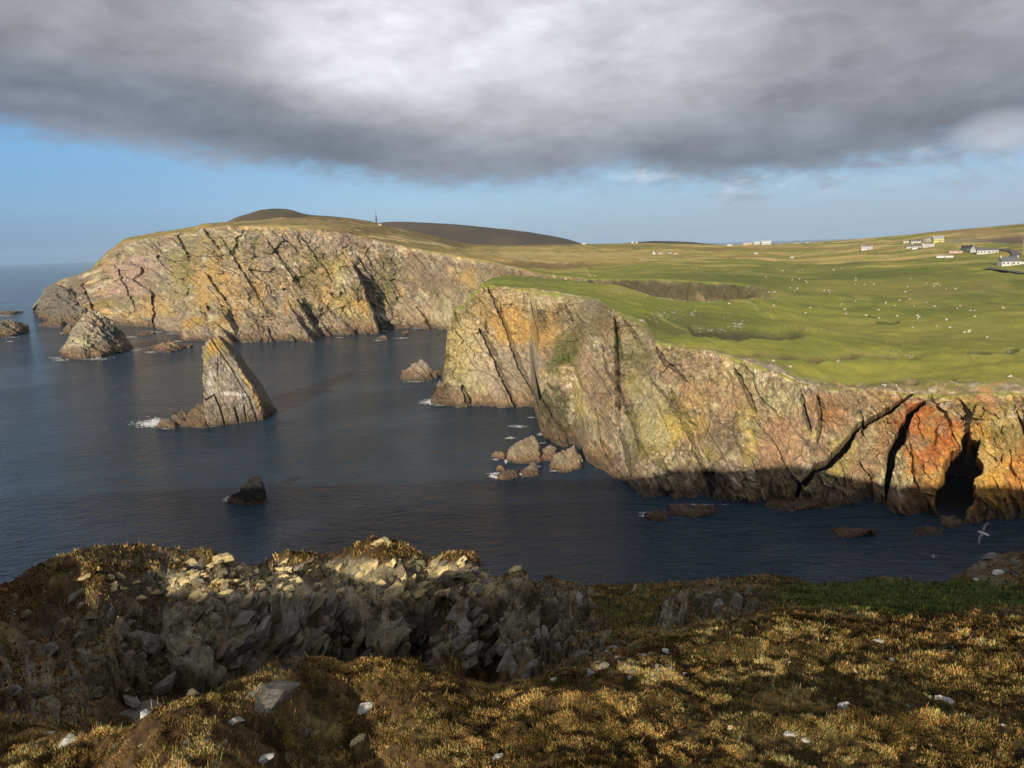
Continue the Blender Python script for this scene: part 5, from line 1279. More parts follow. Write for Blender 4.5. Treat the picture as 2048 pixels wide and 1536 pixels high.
def build_stones(hit_near, hit_head, hit_far):
    quartz = stone_material('white_stone', (0.52, 0.51, 0.48), (0.36, 0.355, 0.33), (0.60, 0.59, 0.54), .7, (0.17, 0.165, 0.15))
    cream = stone_material('lichen_stone', (0.42, 0.33, 0.17), (0.54, 0.43, 0.21), (0.62, 0.54, 0.32), .7)
    schist = stone_material('schist', (0.135, 0.125, 0.105), (0.20, 0.18, 0.145), (0.34, 0.34, 0.29), .45)
    rusty = stone_material('rusty_schist', (0.20, 0.15, 0.085), (0.14, 0.12, 0.09), (0.30, 0.27, 0.2), .4)
    moss_stone = stone_material('mossy_stone', (0.11, 0.095, 0.06), (0.155, 0.13, 0.085), (0.24, 0.23, 0.16), .5, (0.045, 0.045, 0.02))
    slabs = [stone_mesh('slab', 2000 + i, (1.0, .62 + .06 * (i % 3), .24 + .06 * (i % 4)), .09, .035) for i in range(9)]
    lumps = [stone_mesh('stone', 2100 + i, (1.0, .75, .50 + .08 * (i % 3)), .12, .045) for i in range(8)]
    for a in slabs + lumps: a.materials.append(schist)

    def stone(name, src, mat, px, py, wpx, label, cat, group=None, rot=(0, 0, 0), sink=.25, stretch=(1, 1, 1), hit=hit_near):
        loc, nor = hit(px, py)
        if loc is None: return None
        o = bpy.data.objects.new(name, src); COL.objects.link(o)
        if mat is not schist:
            o.material_slots[0].link = 'OBJECT'; o.material_slots[0].material = mat
        d = (loc - Vector((0, 0, HEYE))).length
        s = wpx * d / FPX
        o.scale = (s * stretch[0], s * stretch[1], s * stretch[2]); o.rotation_euler = rot
        o.location = loc + Vector((0, 0, s * (.22 - sink) * stretch[2]))
        tag(o, label, cat, group, 'thing')
        return o
    R = math.radians
    NAMED = [
        (lumps[0], quartz, 730, 1420, 54, 'white lichen speckled stone lying alone on the near turf', (0, 0, .3), .1, (1, 1, .8)),
        (lumps[1], quartz, 473, 1443, 42, 'white stone at the turf edge below the grey rounded boulder', (0, .1, .8), .2, (1, 1, .7)),
        (lumps[2], quartz, 138, 1482, 50, 'white humped stone on the turf in the lower left corner', (0, -.3, .6), .2, (1, .8, .8)),
        (lumps[3], cream, 722, 1482, 60, 'cream lichen crusted rock breaking out of the near turf', (0, .2, 1.2), .2, (1, 1, .9)),
        (lumps[4], schist, 613, 1466, 30, 'grey pointed stone poking from the near turf', (0, -.9, .2), .2, (1.3, 1, 1)),
        (slabs[0], quartz, 525, 1518, 50, 'pale flat slab half buried at the bottom edge', (0, -.25, .2), .15, (1, .8, 1)),
        (lumps[5], quartz, 995, 1517, 28, 'small pale stone in the grass at the bottom', (0, 0, .9), .05, (1, 1, .8)),
        (lumps[6], schist, 532, 1394, 225, 'long rounded grey boulder at the lip of the gully', (0, .16, 1.15), .22, (1, .40, .55)),
        (lumps[7], schist, 285, 1428, 105, 'dark boulder with a bitten side below the left slope', (0, .2, .5), .2, (1, .9, 1.25)),
        (lumps[0], quartz, 291, 1443, 28, 'white stone tucked under the dark bitten boulder', (0, .3, 1.5), -.35, (1, .9, 1)),
        (slabs[1], schist, 290, 1285, 115, 'large flat grey slab on the shaded left slope', (.55, .25, .4), .2, (1, .9, .8)),
        (slabs[2], schist, 562, 1268, 130, 'tall slab leaning over the dark hollow in the outcrop', (.3, -.95, .25), .2, (1, .8, 1)),
        (slabs[3], schist, 320, 1372, 80, 'tilted grey slab above the dark bitten boulder', (.2, -.7, .2), .2, (1, .8, 1)),
        (lumps[1], schist, 1072, 1332, 66, 'broad grey boulder at the right end of the outcrop foot', (0, -.5, .3), .25, (1, .9, 1)),
        (slabs[4], schist, 1110, 1300, 56, 'upright grey slab behind the broad boulder', (.3, -1.0, .3), .2, (1, .8, 1)),
        (slabs[5], schist, 1138, 1290, 50, 'white streaked upright slab in the middle of the gully', (.4, -1.1, .2), .2, (1, .8, 1.2)),
        (lumps[2], schist, 1163, 1315, 62, 'tall pointed rock with a pale tip in the gully', (0, -1.15, .2), .2, (1.15, .8, .9)),
        (slabs[6], quartz, 1222, 1301, 38, 'flat pale slab lying on brown rubble', (0, .05, .1), .0, (1, .6, .8)),
        (lumps[3], quartz, 1108, 1360, 20, 'white pebble before the broad grey boulder', (0, 0, .3), .1, (1, 1, .8)),
        (lumps[4], schist, 1347, 1242, 74, 'white veined boulder below the green shelf', (0, -.3, .4), .25, (1, .9, 1.1)),
        (slabs[7], schist, 1436, 1218, 46, 'jagged tall slab with a white tip, first of the pair under the rim', (.25, -1.25, .2), .2, (1.3, .8, 1.4)),
        (slabs[8], schist, 1468, 1212, 66, 'rounded tall slab, second of the pair under the rim', (.25, -1.35, .1), .2, (1.25, .8, 1.6)),
        (slabs[0], schist, 1495, 1185, 34, 'small pale topped slab just past the tall pair', (.2, -1.1, .2), .2, (1.2, .8, 1)),
        (slabs[1], quartz, 1268, 1182, 22, 'small white upright stone on the grassy rim', (.1, -1.4, .2), .1, (1.3, .8, 1.4)),
        (slabs[2], quartz, 1156, 1212, 60, 'narrow white streaked slab standing in the gully wall', (.2, -1.45, .1), .2, (1.3, .45, .8)),
        (slabs[3], quartz, 1092, 1268, 44, 'narrow blue white slab on the outcrop end', (.2, 1.3, .1), .15, (1.1, .4, .8)),
        (lumps[5], schist, 1985, 1118, 52, 'pointed green grey boulder on the right rim with a pale cap', (0, .2, .4), .2, (1, .8, 1.2)),
        (slabs[4], quartz, 1998, 1148, 44, 'white patch of bare rock below the pointed rim boulder', (.3, .1, .5), .1, (1, .7, .8)),
        (lumps[6], quartz, 1953, 1162, 14, 'tiny white stone near the right rim', (0, 0, 0), .0, (1, 1, 1)),
        (lumps[7], cream, 1030, 1142, 34, 'pale knobbly lichen boulder on the sunny crest', (0, -.2, .3), .1, (1, .9, 1.1)),
        (lumps[0], cream, 950, 1142, 30, 'yellowish lichen boulder beside the heather patch on the crest', (0, .2, .8), .1, (1, .9, 1)),
        (slabs[5], cream, 970, 1185, 60, 'leaning lichen slab at the end of the sunny crest', (.3, -.85, .2), .2, (1, .8, .9)),
        (slabs[6], cream, 436, 1122, 76, 'broad pale flat slab on the crest by the water', (.1, -.1, .1), .1, (1, .8, .8)),
        (slabs[7], cream, 780, 1190, 84, 'large pale slab where sunlight meets shade on the outcrop', (.2, -.5, .15), .15, (1, .8, .9)),
        (slabs[8], cream, 168, 1156, 34, 'pale flat stone on the sunlit left shoulder', (.1, -.3, .3), .1, (1, .8, .9)),
        (slabs[0], schist, 150, 1192, 50, 'grey wedge slab on the shaded left shoulder', (.3, -.5, .4), .15, (1, .8, 1)),
        (lumps[1], quartz, 165, 1212, 22, 'small white stone below the grey wedge slab', (0, -.6, .2), .1, (1, .9, 1)),
        (lumps[2], cream, 765, 1082, 60, 'lichen covered knob at the highest point of the crest', (0, -.1, .2), .25, (1, .8, .6)),
        (lumps[3], quartz, 1690, 1413, 36, 'white stone in the shaded strip of turf', (0, .1, .3), .1, (1, .8, .8)),
        (lumps[4], quartz, 1905, 1410, 74, 'long white speckled stone sloping into the turf', (0, .35, -.3), .25, (1, .6, .7)),
        (lumps[5], quartz, 1756, 1283, 24, 'white stone with a dark hole beside it in the dry turf', (0, .1, .1), .1, (1, .8, .7)),
        (lumps[6], quartz, 1783, 1321, 20, 'small white stone in the sunlit dry turf', (0, .1, .8), .1, (1, .8, .9)),
        (slabs[1], cream, 1711, 1345, 24, 'thin pale sliver standing in the dry turf', (.2, 1.1, .3), .1, (1.1, .5, .8)),
        (lumps[7], quartz, 1612, 1481, 22, 'small white knob at the lower end of a broken ledge', (0, .3, .1), .1, (1, .8, .9)),
        (slabs[2], quartz, 1578, 1468, 36, 'grey white broken ledge in the near turf', (0, .2, .1), .1, (1, .6, .7)),
        (lumps[0], cream, 1460, 1456, 18, 'small cream pebble at the shadow edge in the turf', (0, 0, .4), .1, (1, 1, .9)),
        (lumps[1], quartz, 1370, 1349, 14, 'upper of two white pebbles on the trodden turf', (0, 0, .4), .05, (1, 1, .8)),
        (lumps[2], quartz, 1372, 1367, 18, 'lower of two white pebbles on the trodden turf', (0, .1, .1), .05, (1, .8, .7)),
        (slabs[3], quartz, 95, 1468, 24, 'dim pale stone at the foot of the left slope', (0, .1, .4), .05, (1, .8, .7)),
        (slabs[4], schist, 480, 1235, 90, 'flat dark slab high on the shaded face of the outcrop', (.2, -.35, .1), .2, (1, .7, .8)),
    ]
    for src, mat, px, py, wpx, lab, rot, sink, st in NAMED:
        stone('rock' if wpx > 50 else 'stone', src, mat, px, py, wpx, lab, 'rock' if wpx > 50 else 'stone', None, rot, sink + .07, st)
    rg = random.Random(5)

    def many(n, region, wr, name, label, group, mats, tilt, sink, srcs, sh=(1, 1, 1), jit=.32, yaw=.8):
        k = 0; tries = 0
        while k < n and tries < n * 12:
            tries += 1
            x0, x1, y0, y1, slope = region
            px = rg.uniform(x0, x1); py = rg.uniform(y0, y1) + slope * (px - x0)
            wpx = rg.uniform(*wr) * (1.35 if rg.random() < .15 else 1)
            rot = (rg.uniform(-.25, .55) * jit / .32, -rg.gauss(tilt, jit), rg.uniform(-yaw, yaw))
            if stone(name, rg.choice(srcs), rg.choice(mats), px, py, wpx, label, 'stone', group, rot, sink, (sh[0] * rg.uniform(.85, 1.3), sh[1] * rg.uniform(.7, 1.1), sh[2] * rg.uniform(.7, 1.3))): k += 1
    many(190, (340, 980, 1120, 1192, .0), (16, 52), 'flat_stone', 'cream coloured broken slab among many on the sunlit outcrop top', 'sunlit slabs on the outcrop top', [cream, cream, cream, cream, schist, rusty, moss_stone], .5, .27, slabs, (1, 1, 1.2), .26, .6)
    many(36, (190, 420, 1115, 1200, .0), (12, 30), 'flat_stone', 'pale stone among heather on the sunlit left shoulder', 'stones on the left shoulder', [cream, cream, schist], .3, .3, slabs + lumps)
    many(230, (430, 1080, 1195, 1318, .0), (22, 96), 'slab_stone', 'grey tilted slab stacked in the shaded face of the outcrop', 'tilted slabs of the shaded outcrop face', [schist, schist, schist, rusty, moss_stone, moss_stone], .85, .44, slabs, (1, 1, 1.25), .16, .35)
    many(80, (20, 440, 1215, 1405, .0), (14, 52), 'stone', 'loose grey stone on the shaded slope left of the gully', 'loose stones on the left slope', [schist, schist, moss_stone, rusty, moss_stone], .4, .36, slabs + lumps)
    many(34, (1060, 1340, 1300, 1375, .0), (8, 24), 'stone', 'small grey rubble stone where the gully runs out', 'rubble stones below the gully', [schist, schist, rusty, quartz], .2, .2, lumps)
    many(60, (1150, 2040, 1260, 1530, .0), (5, 13), 'pebble', 'small pale pebble lying in the dry turf', 'pebbles in the turf', [quartz, cream, moss_stone], .1, .28, lumps)
    many(14, (60, 1000, 1470, 1530, .0), (6, 16), 'pebble', 'small pale pebble in the shaded turf along the bottom', 'pebbles along the bottom', [quartz, schist], .1, .28, lumps)
    # boulders on the pasture across the water
    far_src = [stone_mesh('boulder', 2200 + i, (1.0, .8, .6), .3, .05, 12) for i in range(5)]
    bould = stone_material('pale_boulder', (0.30, 0.29, 0.25), (0.22, 0.21, 0.18), (0.38, 0.37, 0.34), .5)
    for a in far_src: a.materials.append(bould)

    def scatter(n, cx, cy, rx, ry, wr, label, group, hit):
        for _ in range(n):
            px = rg.gauss(cx, rx * .5); py = rg.gauss(cy, ry * .5)
            stone('boulder', rg.choice(far_src), bould, px, py, rg.uniform(*wr), label, 'boulder', group, (rg.uniform(-.3, .3), rg.uniform(-.3, .3), rg.uniform(0, 6.28)), .15, (1, 1, rg.uniform(.7, 1.3)), hit)
    scatter(26, 1236, 580, 18, 7, (2, 4.5), 'pale boulder in the cluster above the shadowed inlet wall', 'boulders above the inlet', hit_head)
    scatter(48, 1328, 628, 34, 15, (2.5, 6), 'grey white boulder in the big boulder field on the green slope', 'main boulder field on the slope', hit_head)
    scatter(10, 1386, 627, 10, 7, (3, 6), 'boulder in the tight clump right of the big boulder field', 'clump beside the boulder field', hit_head)
    scatter(16, 1432, 628, 26, 12, (2, 4), 'scattered boulder above the stony gully', 'boulders above the stony gully', hit_head)
    scatter(22, 1475, 652, 18, 9, (3, 8), 'pale boulder heaped on the knoll at the head of the gully', 'boulders on the gully knoll', hit_head)
    scatter(26, 1420, 660, 50, 5, (2, 5), 'boulder lining the stony gully in the pasture', 'boulders lining the gully', hit_head)
    scatter(26, 1060, 566, 70, 6, (1.6, 3.4), 'small pale boulder on the flat top of the middle headland', 'boulders on the middle headland', hit_head)
    scatter(12, 1290, 594, 26, 5, (2, 4), 'boulder on the pasture edge below the inlet wall', 'boulders at the pasture edge', hit_head)
    scatter(26, 1800, 712, 40, 7, (2, 5), 'pale boulder in the rocky dip of the pasture', 'boulders in the pasture dip', hit_head)
    scatter(14, 2010, 702, 20, 6, (2, 5), 'pale boulder in the stone patch by the right edge of the pasture', 'boulders by the right edge', hit_head)
    for i in range(46):
        px = rg.uniform(1200, 1640); rimy = np.interp(px, [1200, 1232, 1290, 1312, 1360, 1440, 1500, 1560, 1600, 1640], [606, 625, 648, 682, 692, 708, 727, 747, 767, 776])
        stone('boulder', rg.choice(far_src), bould, px, rimy + rg.uniform(-2, 9), rg.uniform(2.5, 6), 'pale boulder breaking out along the near cliff edge', 'boulder', 'boulders along the cliff edge', (0, 0, rg.uniform(0, 6)), .15, (1, 1, 1.1), hit_head)
    scatter(20, 1060, 520, 40, 2.5, (2, 4), 'white boulder on the brown moor edge beyond the far cliffs', 'boulders on the moor edge', hit_far)
    scatter(22, 1120, 528, 26, 3.5, (2, 4.5), 'white boulder in the stony patch where moor meets pasture', 'boulders where moor meets pasture', hit_far)


# ------------------------------------------------------------------ crofts, mast, sheep, birds
def flat_mat(name, c, rough=.8, spec=.2, var=.25, scale=1.2):
    m, nt = new_mat(name)
    tc = nt.n('ShaderNodeTexCoord').outputs['Object']
    n = nt.noise(tc, scale, 5, .65)
    k = nt.math('MULTIPLY_ADD', nt.math('SUBTRACT', n, .5), var * 2, 1.0)
    col = nt.mix(1.0, (*c, 1), nt.n('ShaderNodeCombineColor', ins={0: k, 1: k, 2: k}).outputs[0], 'MULTIPLY')
    finish(nt, col, rough, spec)
    return m


def box(bm, x0, x1, y0, y1, z0, z1):
    vs = [bm.verts.new((x, y, z)) for z in (z0, z1) for y in (y0, y1) for x in (x0, x1)]
    for f in ((0, 1, 3, 2), (4, 6, 7, 5), (0, 4, 5, 1), (1, 5, 7, 3), (3, 7, 6, 2), (2, 6, 4, 0)):
        bm.faces.new([vs[i] for i in f])


def box_obj(name, b, mat, parent):
    bm = bmesh.new(); box(bm, *b); bmesh.ops.recalc_face_normals(bm, faces=bm.faces)
    return bm_mesh(name, bm, mat, parent)


def gable_walls(bm, L, W, h, rise):
    """a house body with pointed gables on the short ends: length along x"""
    a, b = L / 2, W / 2
    v = [bm.verts.new(p) for p in ((-a, -b, -1.5), (a, -b, -1.5), (a, b, -1.5), (-a, b, -1.5), (-a, -b, h), (a, -b, h), (a, b, h), (-a, b, h), (-a, 0, h + rise), (a, 0, h + rise))]
    for f in ((0, 1, 5, 4), (2, 3, 7, 6), (3, 0, 4, 8, 7), (1, 2, 6, 9, 5), (3, 2, 1, 0)): bm.faces.new([v[i] for i in f])


def gable_roof(bm, L, W, h, rise, over=.25, th=.18):
    a, b = L / 2 + over, W / 2 + over
    e = h - over * rise / (W / 2)
    for s in (-1, 1):
        lo = [(-a, s * b, e), (a, s * b, e), (a, 0, h + rise), (-a, 0, h + rise)]
        bot = [bm.verts.new((x, y, z + .03)) for x, y, z in lo]; top = [bm.verts.new((x, y, z + .03 + th)) for x, y, z in lo]
        bm.faces.new(bot); bm.faces.new(top)
        for i in range(4): bm.faces.new([bot[i], bot[(i + 1) % 4], top[(i + 1) % 4], top[i]])
    bmesh.ops.recalc_face_normals(bm, faces=bm.faces)


MATS = {}


def M_(k):
    if not MATS:
        MATS.update(white=flat_mat('white_harling', (0.43, 0.43, 0.415), .9, .1, .10), yellow=flat_mat('yellow_harling', (0.46, 0.42, 0.16), .9, .1, .1), slate=flat_mat('slate_roof', (0.10, 0.10, 0.11), .7, .3, .3), greyroof=flat_mat('grey_sheet_roof', (0.26, 0.27, 0.29), .6, .3, .2), black=flat_mat('black_tarred_boards', (0.025, 0.03, 0.035), .7, .3, .2),
                    stone=flat_mat('field_stone', (0.34, 0.30, 0.25), .95, .1, .4, .8), pink=flat_mat('pinkish_rubble', (0.42, 0.30, 0.24), .95, .1, .4, .7), glass=flat_mat('dark_window', (0.03, 0.035, 0.045), .15, .5, .1), door=flat_mat('painted_door', (0.10, 0.16, 0.22), .5, .3, .1), steel=flat_mat('galvanised_steel', (0.10, 0.10, 0.11), .6, .4, .2), plastic=flat_mat('white_sheet', (0.42, 0.425, 0.42), .5, .3, .06),
                    fleece=flat_mat('fleece', (0.46, 0.435, 0.37), 1, .05, .15, 6), feather=flat_mat('white_feathers', (0.5, 0.5, 0.5), .8, .1, .1), wing=flat_mat('grey_feathers', (0.22, 0.235, 0.25), .8, .1, .2), wood=flat_mat('weathered_wood', (0.22, 0.19, 0.15), .9, .1, .3), tarmac=flat_mat('tarmac', (0.115, 0.115, 0.12), .9, .1, .2, .3), rust=flat_mat('rust_red_roof', (0.34, 0.14, 0.08), .8, .2, .3))
    return MATS[k]


def croft(hit, px, py, wpx, label, L=12, W=6.5, h=2.7, rise=2.6, rot=0, wall='white', roof='slate', wins=3, door=True, chim=2, name='cottage', cat='cottage', group=None, annex=None, gable_win=True):
    loc = None
    for dy in (0, 1, 2, 3, 4, 5):
        loc, nor = hit(px, py + dy)
        if loc is not None and loc.length < 2000: break
    if loc is None: return
    d = (loc - Vector((0, 0, HEYE))).length
    k = .76 * wpx * d / FPX / L                                     # the length the photograph gives it
    e = empty(name, loc, math.atan2(loc.x, loc.y) * -1 + math.radians(rot)); e.scale = (k,) * 3
    tag(e, label, cat, group, 'thing')
    bm = bmesh.new(); gable_walls(bm, L, W, h, rise); bmesh.ops.recalc_face_normals(bm, faces=bm.faces); bm_mesh('wall', bm, M_(wall), e)
    bm = bmesh.new(); gable_roof(bm, L, W, h, rise); rf = bm_mesh('roof', bm, M_(roof), e)
    for i in range(chim):
        x = (-L / 2 + .5, L / 2 - .5)[i]
        box_obj('chimney', (x - .45, x + .45, -.5, .5, h + rise - .4, h + rise + 1.1), M_(wall), rf)
    for i in range(wins):
        x = -L / 2 + (i + .5) * L / wins if not door else -L / 2 + (i + .5 + (.5 if i >= wins / 2 else -.0)) * L / (wins + .6)
        w = box_obj('window', (x - .5, x + .5, -W / 2 - .06, -W / 2 + .02, .95, 2.05), M_('glass'), e)
        box_obj('sill', (x - .6, x + .6, -W / 2 - .14, -W / 2 - .062, .85, .948), M_('stone'), w)
    if door:
        box_obj('door', (.1, 1.0, -W / 2 - .05, -W / 2 + .02, 0, 2.05), M_('door'), e)
    if gable_win:
        box_obj('window', (-L / 2 - .06, -L / 2 + .02, -.45, .45, h - .2, h + .9), M_('glass'), e)
    if annex:
        ax, al, ah, am = annex
        box_obj('annex', (ax, ax + al, -W / 2 + .6, W / 2 - .6, -1.5, ah), M_(am), e)
        box_obj('annex_roof', (ax - .15, ax + al + .15, -W / 2 + .4, W / 2 - .4, ah + .003, ah + .2), M_('greyroof'), e)
    return e


def build_crofts(hit):
    croft(hit, 2017, 530, 38, 'white gabled cottage with slate roof nearest the right edge', 13, 7, 2.8, 3.0, 28, wins=4, annex=(6.52, 4.5, 2.2, 'white'))
    croft(hit, 1974, 507, 40, 'long low white farm building with patched slate roof by the road', 17, 6, 3.0, 2.0, 8, wins=6, door=True, chim=0, name='farmhouse', cat='farmhouse')
    croft(hit, 1949, 504, 13, 'small white gable house pressed between black shed and long white farm', 7, 6, 3.2, 3.4, 60, wins=1, chim=1)
    croft(hit, 1934, 501, 22, 'black tarred barn left of the long white farm', 12, 8, 4.2, 1.8, 6, wall='black', roof='black', wins=0, chim=0, name='barn', cat='barn', gable_win=False)
    croft(hit, 1911, 506, 26, 'low roofless pinkish stone ruin left of the black barn', 13, 6, 1.9, .5, 4, wall='pink', roof='stone', wins=2, chim=0, name='ruin', cat='ruin', door=False, gable_win=False)
    croft(hit, 1733, 499, 24, 'lone white croft house with pale roof in the middle field', 13, 6, 2.9, 1.6, 6, roof='greyroof', wins=4, chim=2)
    croft(hit, 1834, 497, 22, 'white croft house with slate roof below the yellow house', 12, 6, 2.8, 2.3, 8, wins=4, chim=2)
    croft(hit, 1818, 496, 12, 'slate roofed outhouse at the left end of the white croft', 7, 5, 2.2, 1.8, 14, wins=1, chim=0, name='outhouse', cat='outhouse')
    croft(hit, 1856, 495, 24, 'pale stone barn with rounded sheet roof right of the white croft', 13, 7, 2.4, 1.8, 4, wall='stone', roof='plastic', wins=0, door=True, chim=0, name='barn', cat='barn', gable_win=False)
    croft(hit, 1875, 484, 22, 'bright yellow house with grey roof on the slope under the scarp', 11, 7, 3.3, 3.0, 22, wall='yellow', roof='greyroof', wins=4, chim=2, name='house', cat='house')
    croft(hit, 1832, 485, 20, 'low dark roofed cottage left of the yellow house', 13, 6, 2.2, 2.0, 4, roof='slate', wins=4, chim=0)
    croft(hit, 1855, 484, 14, 'grey roofed shed between low cottage and yellow house', 9, 6, 2.4, 2.4, 40, wall='stone', roof='greyroof', wins=1, chim=0, name='shed', cat='shed', gable_win=False)
    croft(hit, 1812, 486, 10, 'tiny pale hut at the left of the low dark roofed cottage', 6, 4, 1.8, .9, 0, roof='plastic', wins=1, chim=0, name='hut', cat='hut', gable_win=False)
    croft(hit, 1495, 490, 20, 'long pale pink shed at the left of the skyline station', 14, 6, 3.0, 1.0, 2, wall='pink', roof='plastic', wins=4, chim=0, name='shed', cat='shed', gable_win=False)
    croft(hit, 1513, 488, 14, 'white hipped hall in the middle of the skyline station', 10, 7, 3.4, 1.8, 6, roof='plastic', wins=3, chim=0, name='hall', cat='hall', gable_win=False)
    e = croft(hit, 1532, 489, 22, 'biggest white building of the skyline station with chimneys like masts', 14, 7, 4.2, 1.6, 4, roof='white', wins=6, chim=2, name='house', cat='house')
    croft(hit, 1459, 492, 12, 'small white hut alone left of the skyline station', 9, 5, 2.2, .8, 0, roof='plastic', wins=2, chim=0, name='hut', cat='hut', gable_win=False)
    croft(hit, 1592, 487, 12, 'little grey croft on the skyline right of the station', 10, 5, 2.4, 1.5, 5, wall='stone', wins=2, chim=1)
    croft(hit, 1615, 486, 7, 'tiny white croft furthest right on the skyline', 7, 5, 2.4, 1.6, 10, wins=2, chim=1)
    croft(hit, 1168, 489, 9, 'tiny white house at the end of the heather hill', 8, 5, 2.4, 1.4, 0, roof='plastic', wins=2, chim=0, name='house', cat='house')
    croft(hit, 1265, 486, 6, 'left of two tiny white boxes on the skyline', 5, 5, 3.4, 1.0, 0, roof='plastic', wins=1, chim=0, name='hut', cat='hut', gable_win=False)
    croft(hit, 1273, 486, 5, 'right of two tiny white boxes on the skyline', 5, 5, 3.4, 1.0, 0, roof='plastic', wins=1, chim=0, name='hut', cat='hut', gable_win=False)
    croft(hit, 1309, 508, 9, 'white gabled end of the old croft group in the yellow fields', 7, 6, 2.8, 2.2, 70, wins=1, chim=1)
    croft(hit, 1321, 508, 12, 'roofless grey house in the old croft group', 10, 6, 2.8, .6, 4, wall='stone', roof='stone', wins=2, chim=0, name='ruin', cat='ruin', gable_win=False)
    croft(hit, 1339, 507, 10, 'grey croft with tall chimney in the old croft group', 8, 6, 3.0, 2.0, 12, wall='stone', wins=2, chim=2)
    croft(hit, 1351, 508, 11, 'rust red roofed shed at the right of the old croft group', 9, 6, 2.2, 1.8, 4, wall='stone', roof='rust', wins=2, chim=0, name='shed', cat='shed', gable_win=False)
    croft(hit, 1512, 508, 9, 'small white box house alone in the striped fields', 9, 5, 2.3, .9, 0, roof='plastic', wins=2, chim=0, name='hut', cat='hut', gable_win=False)
    croft(hit, 1584, 516, 8, 'white hut among sheep in the middle of the fields', 8, 5, 2.3, .9, 0, roof='plastic', wins=2, chim=0, name='hut', cat='hut', gable_win=False)
    # polytunnel
    loc, _ = hit(1890, 515); d = loc.length; k = 25 * d / FPX / 16
    e = empty('polytunnel', loc, -math.atan2(loc.x, loc.y)); e.scale = (k,) * 3; tag(e, 'long white plastic polytunnel lying in the field below the ruin', 'polytunnel', None, 'thing')
    bm = bmesh.new(); n = 12; rings = []
    for x in np.linspace(-8, 8, 17):
        rings.append([bm.verts.new((x, -2.2 * math.cos(math.pi * i / n), 2.3 * math.sin(math.pi * i / n) - .2 + .05 * (i % 2))) for i in range(n + 1)])
    for a, b in zip(rings, rings[1:]):
        for i in range(n): bm.faces.new((a[i], a[i + 1], b[i + 1], b[i]))
    bm.faces.new(rings[0]); bm.faces.new(rings[-1][::-1])
    bm_mesh('cover', bm, M_('plastic'), e); box_obj('door', (-.8, .8, -2.45, -2.3, -.2, 1.7), M_('stone'), e)
    # road draped on the ground by the farm
    pts = [(2048, 549), (2030, 545), (1995, 541), (1968, 536)]
    pts2 = [(1990, 499), (2010, 500), (2026, 504), (2033, 508), (2032, 513), (2024, 517), (2012, 521), (2004, 526)]
    V, F = [], []
    for line, wd in ((pts2, 3.2), (pts, 2.6)):
        P = [hit(a, b)[0] for a, b in line]; P = [p for p in P if p is not None]
        Q = []
        for a, b in zip(P, P[1:]):
            for t in np.linspace(0, 1, 8, endpoint=False): Q.append(a.lerp(b, float(t)))
        o = len(V)
        for i in range(len(Q) - 1):
            t = (Q[i + 1] - Q[i]); t.z = 0; t.normalize(); s = Vector((t.y, -t.x, 0)) * wd
            V += [tuple(Q[i] + s + Vector((0, 0, .8))), tuple(Q[i] - s + Vector((0, 0, .8)))]
        for i in range((len(V) - o) // 2 - 1): F.append((o + 2 * i, o + 2 * i + 1, o + 2 * i + 3, o + 2 * i + 2))
    tag(link('road', np_mesh('road', V, F), M_('tarmac')), kind='structure')
    # poles
    for px, y0, y1, lab in ((2045, 503, 483, 'telegraph pole by the right edge beyond the road'),):
        loc, _ = hit(px, y0); k = (y0 - y1) * loc.length / FPX
        e = empty('telegraph_pole', loc); tag(e, lab, 'pole', None, 'thing')
        bm = bmesh.new(); bmesh.ops.create_cone(bm, segments=8, radius1=.35, radius2=.25, depth=k + 1, cap_ends=True, matrix=Matrix.Translation((0, 0, k / 2 - .5))); bm_mesh('shaft', bm, M_('wood'), e)
        box_obj('crossarm', (-1.1, 1.1, -.42, -.28, k - 1.2, k - .95), M_('wood'), e)


def build_fence(hit):
    """short posts strung with wire along the gully head"""
    posts = [(1562, 651), (1571, 653), (1581, 656), (1591, 657), (1602, 659), (1612, 660), (1622, 662), (1634, 663), (1642, 664), (1650, 665)]
    first = None; src = None
    for px, py in posts:
        loc, _ = hit(px, py)
        if loc is None: continue
        if src is None:
            bm = bmesh.new(); bmesh.ops.create_cone(bm, segments=7, radius1=.085, radius2=.07, depth=1.7, cap_ends=True, matrix=Matrix.Translation((0, 0, .55)))
            src = bpy.data.meshes.new('post'); bm.to_mesh(src); bm.free(); src.materials.append(M_('wood'))
        o = bpy.data.objects.new('fence_post', src); COL.objects.link(o); o.location = loc; o.rotation_euler = (random.uniform(-.1, .1), random.uniform(-.12, .12), 0)
        tag(o, 'grey wooden fence post in the row across the gully head', 'fence post', 'fence posts at the gully head', 'thing')
    for i, (px, py, hh, lab) in enumerate(((1805, 692, 1.9, 'single leaning post above the rocky dip'), (1774, 686, 1.2, 'short stake left of the single leaning post'), (1942, 716, 1.5, 'left gatepost standing in the wet ground near the right edge'), (1945, 721, 1.3, 'right gatepost standing in the wet ground near the right edge'))):
        loc, _ = hit(px, py)
        if loc is None: continue
        bm = bmesh.new(); bmesh.ops.create_cone(bm, segments=7, radius1=.09, radius2=.07, depth=hh + .5, cap_ends=True, matrix=Matrix.Translation((0, 0, hh / 2 - .25)))
        o = bm_mesh('post', bm, M_('wood')); o.location = loc; o.rotation_euler = (0, .1 * (i - 1), 0); tag(o, lab, 'post', None, 'thing')


